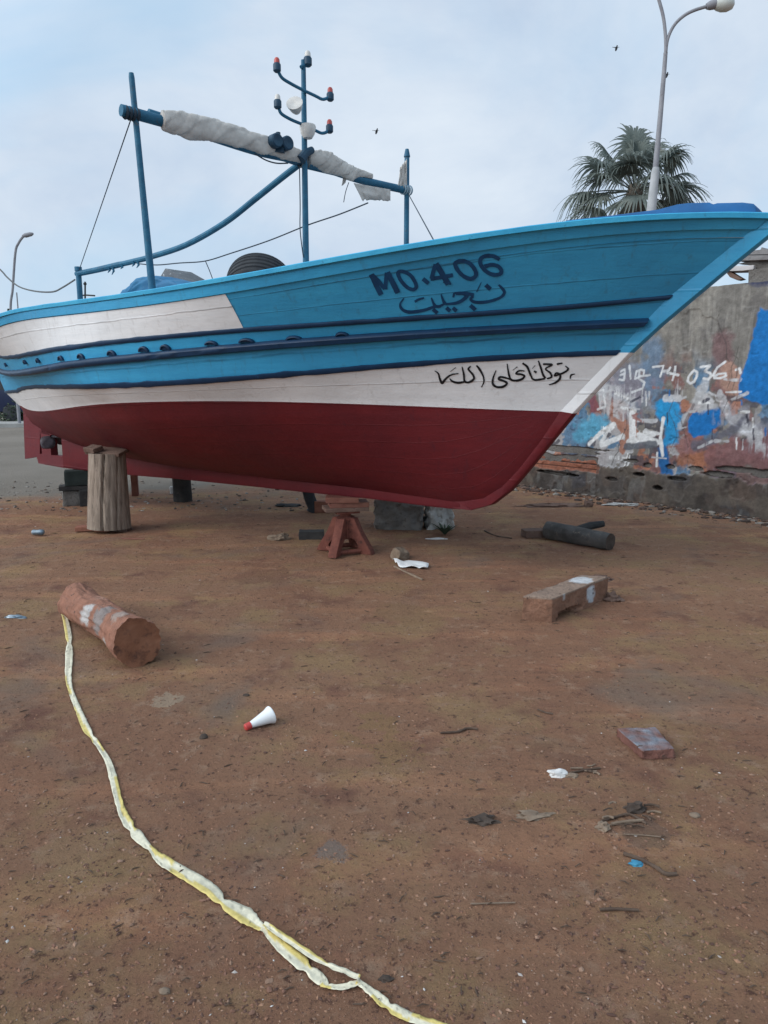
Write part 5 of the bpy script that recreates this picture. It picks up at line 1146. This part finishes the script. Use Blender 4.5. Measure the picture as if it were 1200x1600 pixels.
# ------------------------------------------------------------------ far left background
FY = 30.0
fk = atz(20, 668)
mb = MB(); k0 = atz(-260, 671); k1 = atz(120, 667); dd = (k1 - k0).normalized(); nn = Vector((-dd.y, dd.x, 0)); mb.prism([k0, k0 + Vector((0, 0, .14)), k0 + nn * .02 + Vector((0, 0, .15)), k0 + nn * 3 + Vector((0, 0, .15)), k0 + nn * 3], k1 - k0); o = obj('kerb', mb, M['kerb'], None); struct(o)
k = k0.lerp(k1, 15 / 22); tb = atz(10, 664) + Vector((0, .6, .14))
tree = thing('tree', tb, 'thin far tree with a pale leaning trunk at the left edge', 'tree')
mb = MB(); mb.tube([tb, tb + Vector((.05, 0, .6)), tb + Vector((.15, .0, 1.4)), tb + Vector((-.2, 0, 2.2)), tb + Vector((-.5, 0, 3.0))], [.14, .11, .10, .08, .05], 10); obj('trunk', mb, M['kerb'], tree)
def leaves(name, c, rx, rz, n, mat, parent, seed, sz=.10):
    r_ = random.Random(seed); mb = MB()
    cl = [(Vector((r_.gauss(0, .45) * rx, r_.gauss(0, .45) * rx, r_.gauss(0, .4) * rz)), r_.uniform(.2, .4)) for _ in range(14)]
    for i in range(n):
        o_, q_ = r_.choice(cl); p = c + o_ + Vector((r_.gauss(0, q_) * rx, r_.gauss(0, q_) * rx, r_.gauss(0, q_) * rz)); a_ = Vector((r_.uniform(-1, 1), r_.uniform(-1, 1), r_.uniform(-1, 1))).normalized() * sz * r_.uniform(.6, 1.3); b_ = a_.orthogonal().normalized() * sz * .5
        mb.add([p - a_, p + b_, p + a_, p - b_], [(0, 1, 2, 3)])
    return obj(name, mb, mat, parent, smooth=180)
leaves('crown', tb + Vector((-1.0, 0, 3.0)), 1.2, .8, 1500, M['leaf'], tree, 1)
for x, y, lb, sd in ((26, 660, 'low dark green bush at the far kerb, nearest the red rudder', 2), (19, 662, 'small dark bush at the far kerb beside the pale trunk', 3)):
    bsh = atz(x, y + 3) + Vector((0, .8, .1)); sh = thing('bush', bsh, lb, 'bush'); leaves('foliage', bsh + Vector((0, 0, .42)), .5, .5, 1400, M['leaf'], sh, sd, .07)
    mb = MB(); mb.tube([bsh, bsh + Vector((.02, 0, .35))], [.04, .02], 6); obj('stem', mb, M['bark'], sh)
# parked van, mostly outside the frame
vb = atz(-22, 667) + Vector((0, 1.2, .15)); van = thing('parked_van', vb, 'dark blue parked van behind the far kerb, cut off by the left edge', 'van')
mb = MB(); prof = [(1.0, .35), (1.0, .95), (.95, 1.05), (.65, 1.15), (.35, 1.75), (.2, 1.85), (-3.0, 1.85), (-3.1, .35)]
mb.prism([vb + Vector((x, 0, z)) for x, z in prof], (0, 1.7, 0)); obj('body', mb, M['carblue'], van, bevel=.05)
mb = MB(); mb.prism([vb + Vector((x, -.005, z)) for x, z in ((.55, 1.18), (.3, 1.66), (-.5, 1.66), (-.5, 1.18))], (0, .02, 0)); obj('side_window', mb, M['carglass'], van)
for wx in (.35, -2.2):
    mb = MB(); mb.lathe(vb + Vector((wx, -.03, .32)), (0, 1, 0), [(0, 0), (.2, 0), (.3, .02), (.32, .06), (.32, .2), (0, .2)], 20); obj('wheel', mb, M['rubber'], van)
# terracotta house beyond
hb_ = atY(-24, 640, 42); hb_.z = 0; house = thing('house', hb_, 'low terracotta coloured house far behind the parked van', 'house')
mb = MB(); mb.box(hb_ + Vector((-2.2, 3, 1.6)), (5.2, 5, 3.2)); obj('wall', mb, M['rustleaf'], house); mb = MB(); mb.box(hb_ + Vector((-2.2, 3, 3.27)), (5.5, 5.3, .14)); obj('roof', mb, M['kerb'], house)
mb = MB(); mb.box(hb_ + Vector((-2.0, .49, 1.6)), (.9, .06, 1.1)); obj('window', mb, M['carglass'], house)
# birds
for x, y, d, lb, wg in ((962, 75, 24, 'tiny bird in the sky left of the tall street lamp top', .5), (1041, 117, 24, 'tiny bird in the sky beside the street lamp pole', .4), (587, 205, 24, 'tiny bird in the sky between the mast lamps and the port awning post', .45)):
    c = atY(x, y, d); mb = MB(); mb.lathe(c - Vector((0, 0, .09)), (0.3, .2, 1), [(0, 0), (.02, .02), (.035, .08), (.03, .13), (.018, .16), (.02, .18), (0, .2)], 10)
    for sgn in (-1, 1): mb.grid([[c + Vector((sgn * u * .5, 0, .05 + .1 * u - .05 * u * u)) * .22 + Vector((0, v_, 0)) for v_ in (-.03 * (1 - u * .7), .03 * (1 - u * .7))] for u in (0, .3, .6, 1)])
    tag(obj('bird', mb, M['bird'], None), lb, 'bird', 'birds in the sky')

# ------------------------------------------------------------------ camera, light, sky
cam = bpy.data.cameras.new('camera'); cam.sensor_fit = 'VERTICAL'; cam.sensor_height = 36; cam.lens = 36 * F / 1600; cam.clip_end = 3000; cam.clip_start = .05
co = bpy.data.objects.new('camera', cam); C.objects.link(co); co.location = CAM; co.rotation_euler = (math.pi / 2 - TH, 0, 0); bpy.context.scene.camera = co
SUN = Vector((-.80, -.36, .60)).normalized()
sl = bpy.data.lights.new('sun', 'SUN'); sl.energy = 1.6; sl.angle = R(40); sl.color = (1, .97, .93); so = bpy.data.objects.new('sun', sl); C.objects.link(so); so.rotation_euler = SUN.to_track_quat('Z', 'Y').to_euler(); so.location = (-5, -4, 8)
w = bpy.data.worlds.new('World'); bpy.context.scene.world = w; w.use_nodes = True; nt = w.node_tree; bg = nt.nodes['Background']
sky = N(nt, 'ShaderNodeTexSky', sky_type='NISHITA', sun_disc=False); sky.sun_elevation = math.asin(SUN.z); sky.sun_rotation = math.atan2(SUN.x, SUN.y); sky.dust_density = 2.5
tcw = N(nt, 'ShaderNodeTexCoord'); mp = N(nt, 'ShaderNodeMapping'); mp.inputs['Scale'].default_value = (1, 1, 1.7); nt.links.new(tcw.outputs['Generated'], mp.inputs[0])
nA = noi(nt, mp.outputs[0], 1.5, 5, .55, .5); nB = noi(nt, mp.outputs[0], 3.2, 6, .6, .3)
# overcast: a layer of cloud over the blue
cl = ramp(nt, nB, .28, .72, (4.7, 5.7, 7.1), (6.8, 7.5, 8.3))
cov = ramp(nt, nA, .40, .60, (.10, .10, .10), (.95, .95, .95))
base = mix(nt, 1.0, sky.outputs[0], (1.0, 1.0, 1.0), 'MULTIPLY')
skb = mix(nt, .75, base, (4.5, 6.8, 9.0)); colw = mix(nt, cov, skb, cl)
# cloud is brightest round the veiled sun
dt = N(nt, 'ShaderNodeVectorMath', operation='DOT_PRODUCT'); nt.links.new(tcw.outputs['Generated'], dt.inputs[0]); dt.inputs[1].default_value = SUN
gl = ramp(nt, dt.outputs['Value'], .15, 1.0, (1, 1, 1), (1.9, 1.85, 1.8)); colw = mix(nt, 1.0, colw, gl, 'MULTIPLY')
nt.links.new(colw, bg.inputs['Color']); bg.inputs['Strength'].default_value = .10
sc = bpy.context.scene; sc.view_settings.view_transform = 'Standard'; sc.view_settings.look = 'None'; sc.view_settings.exposure = .19; sc.view_settings.gamma = 1
sc.cycles.max_bounces = 6
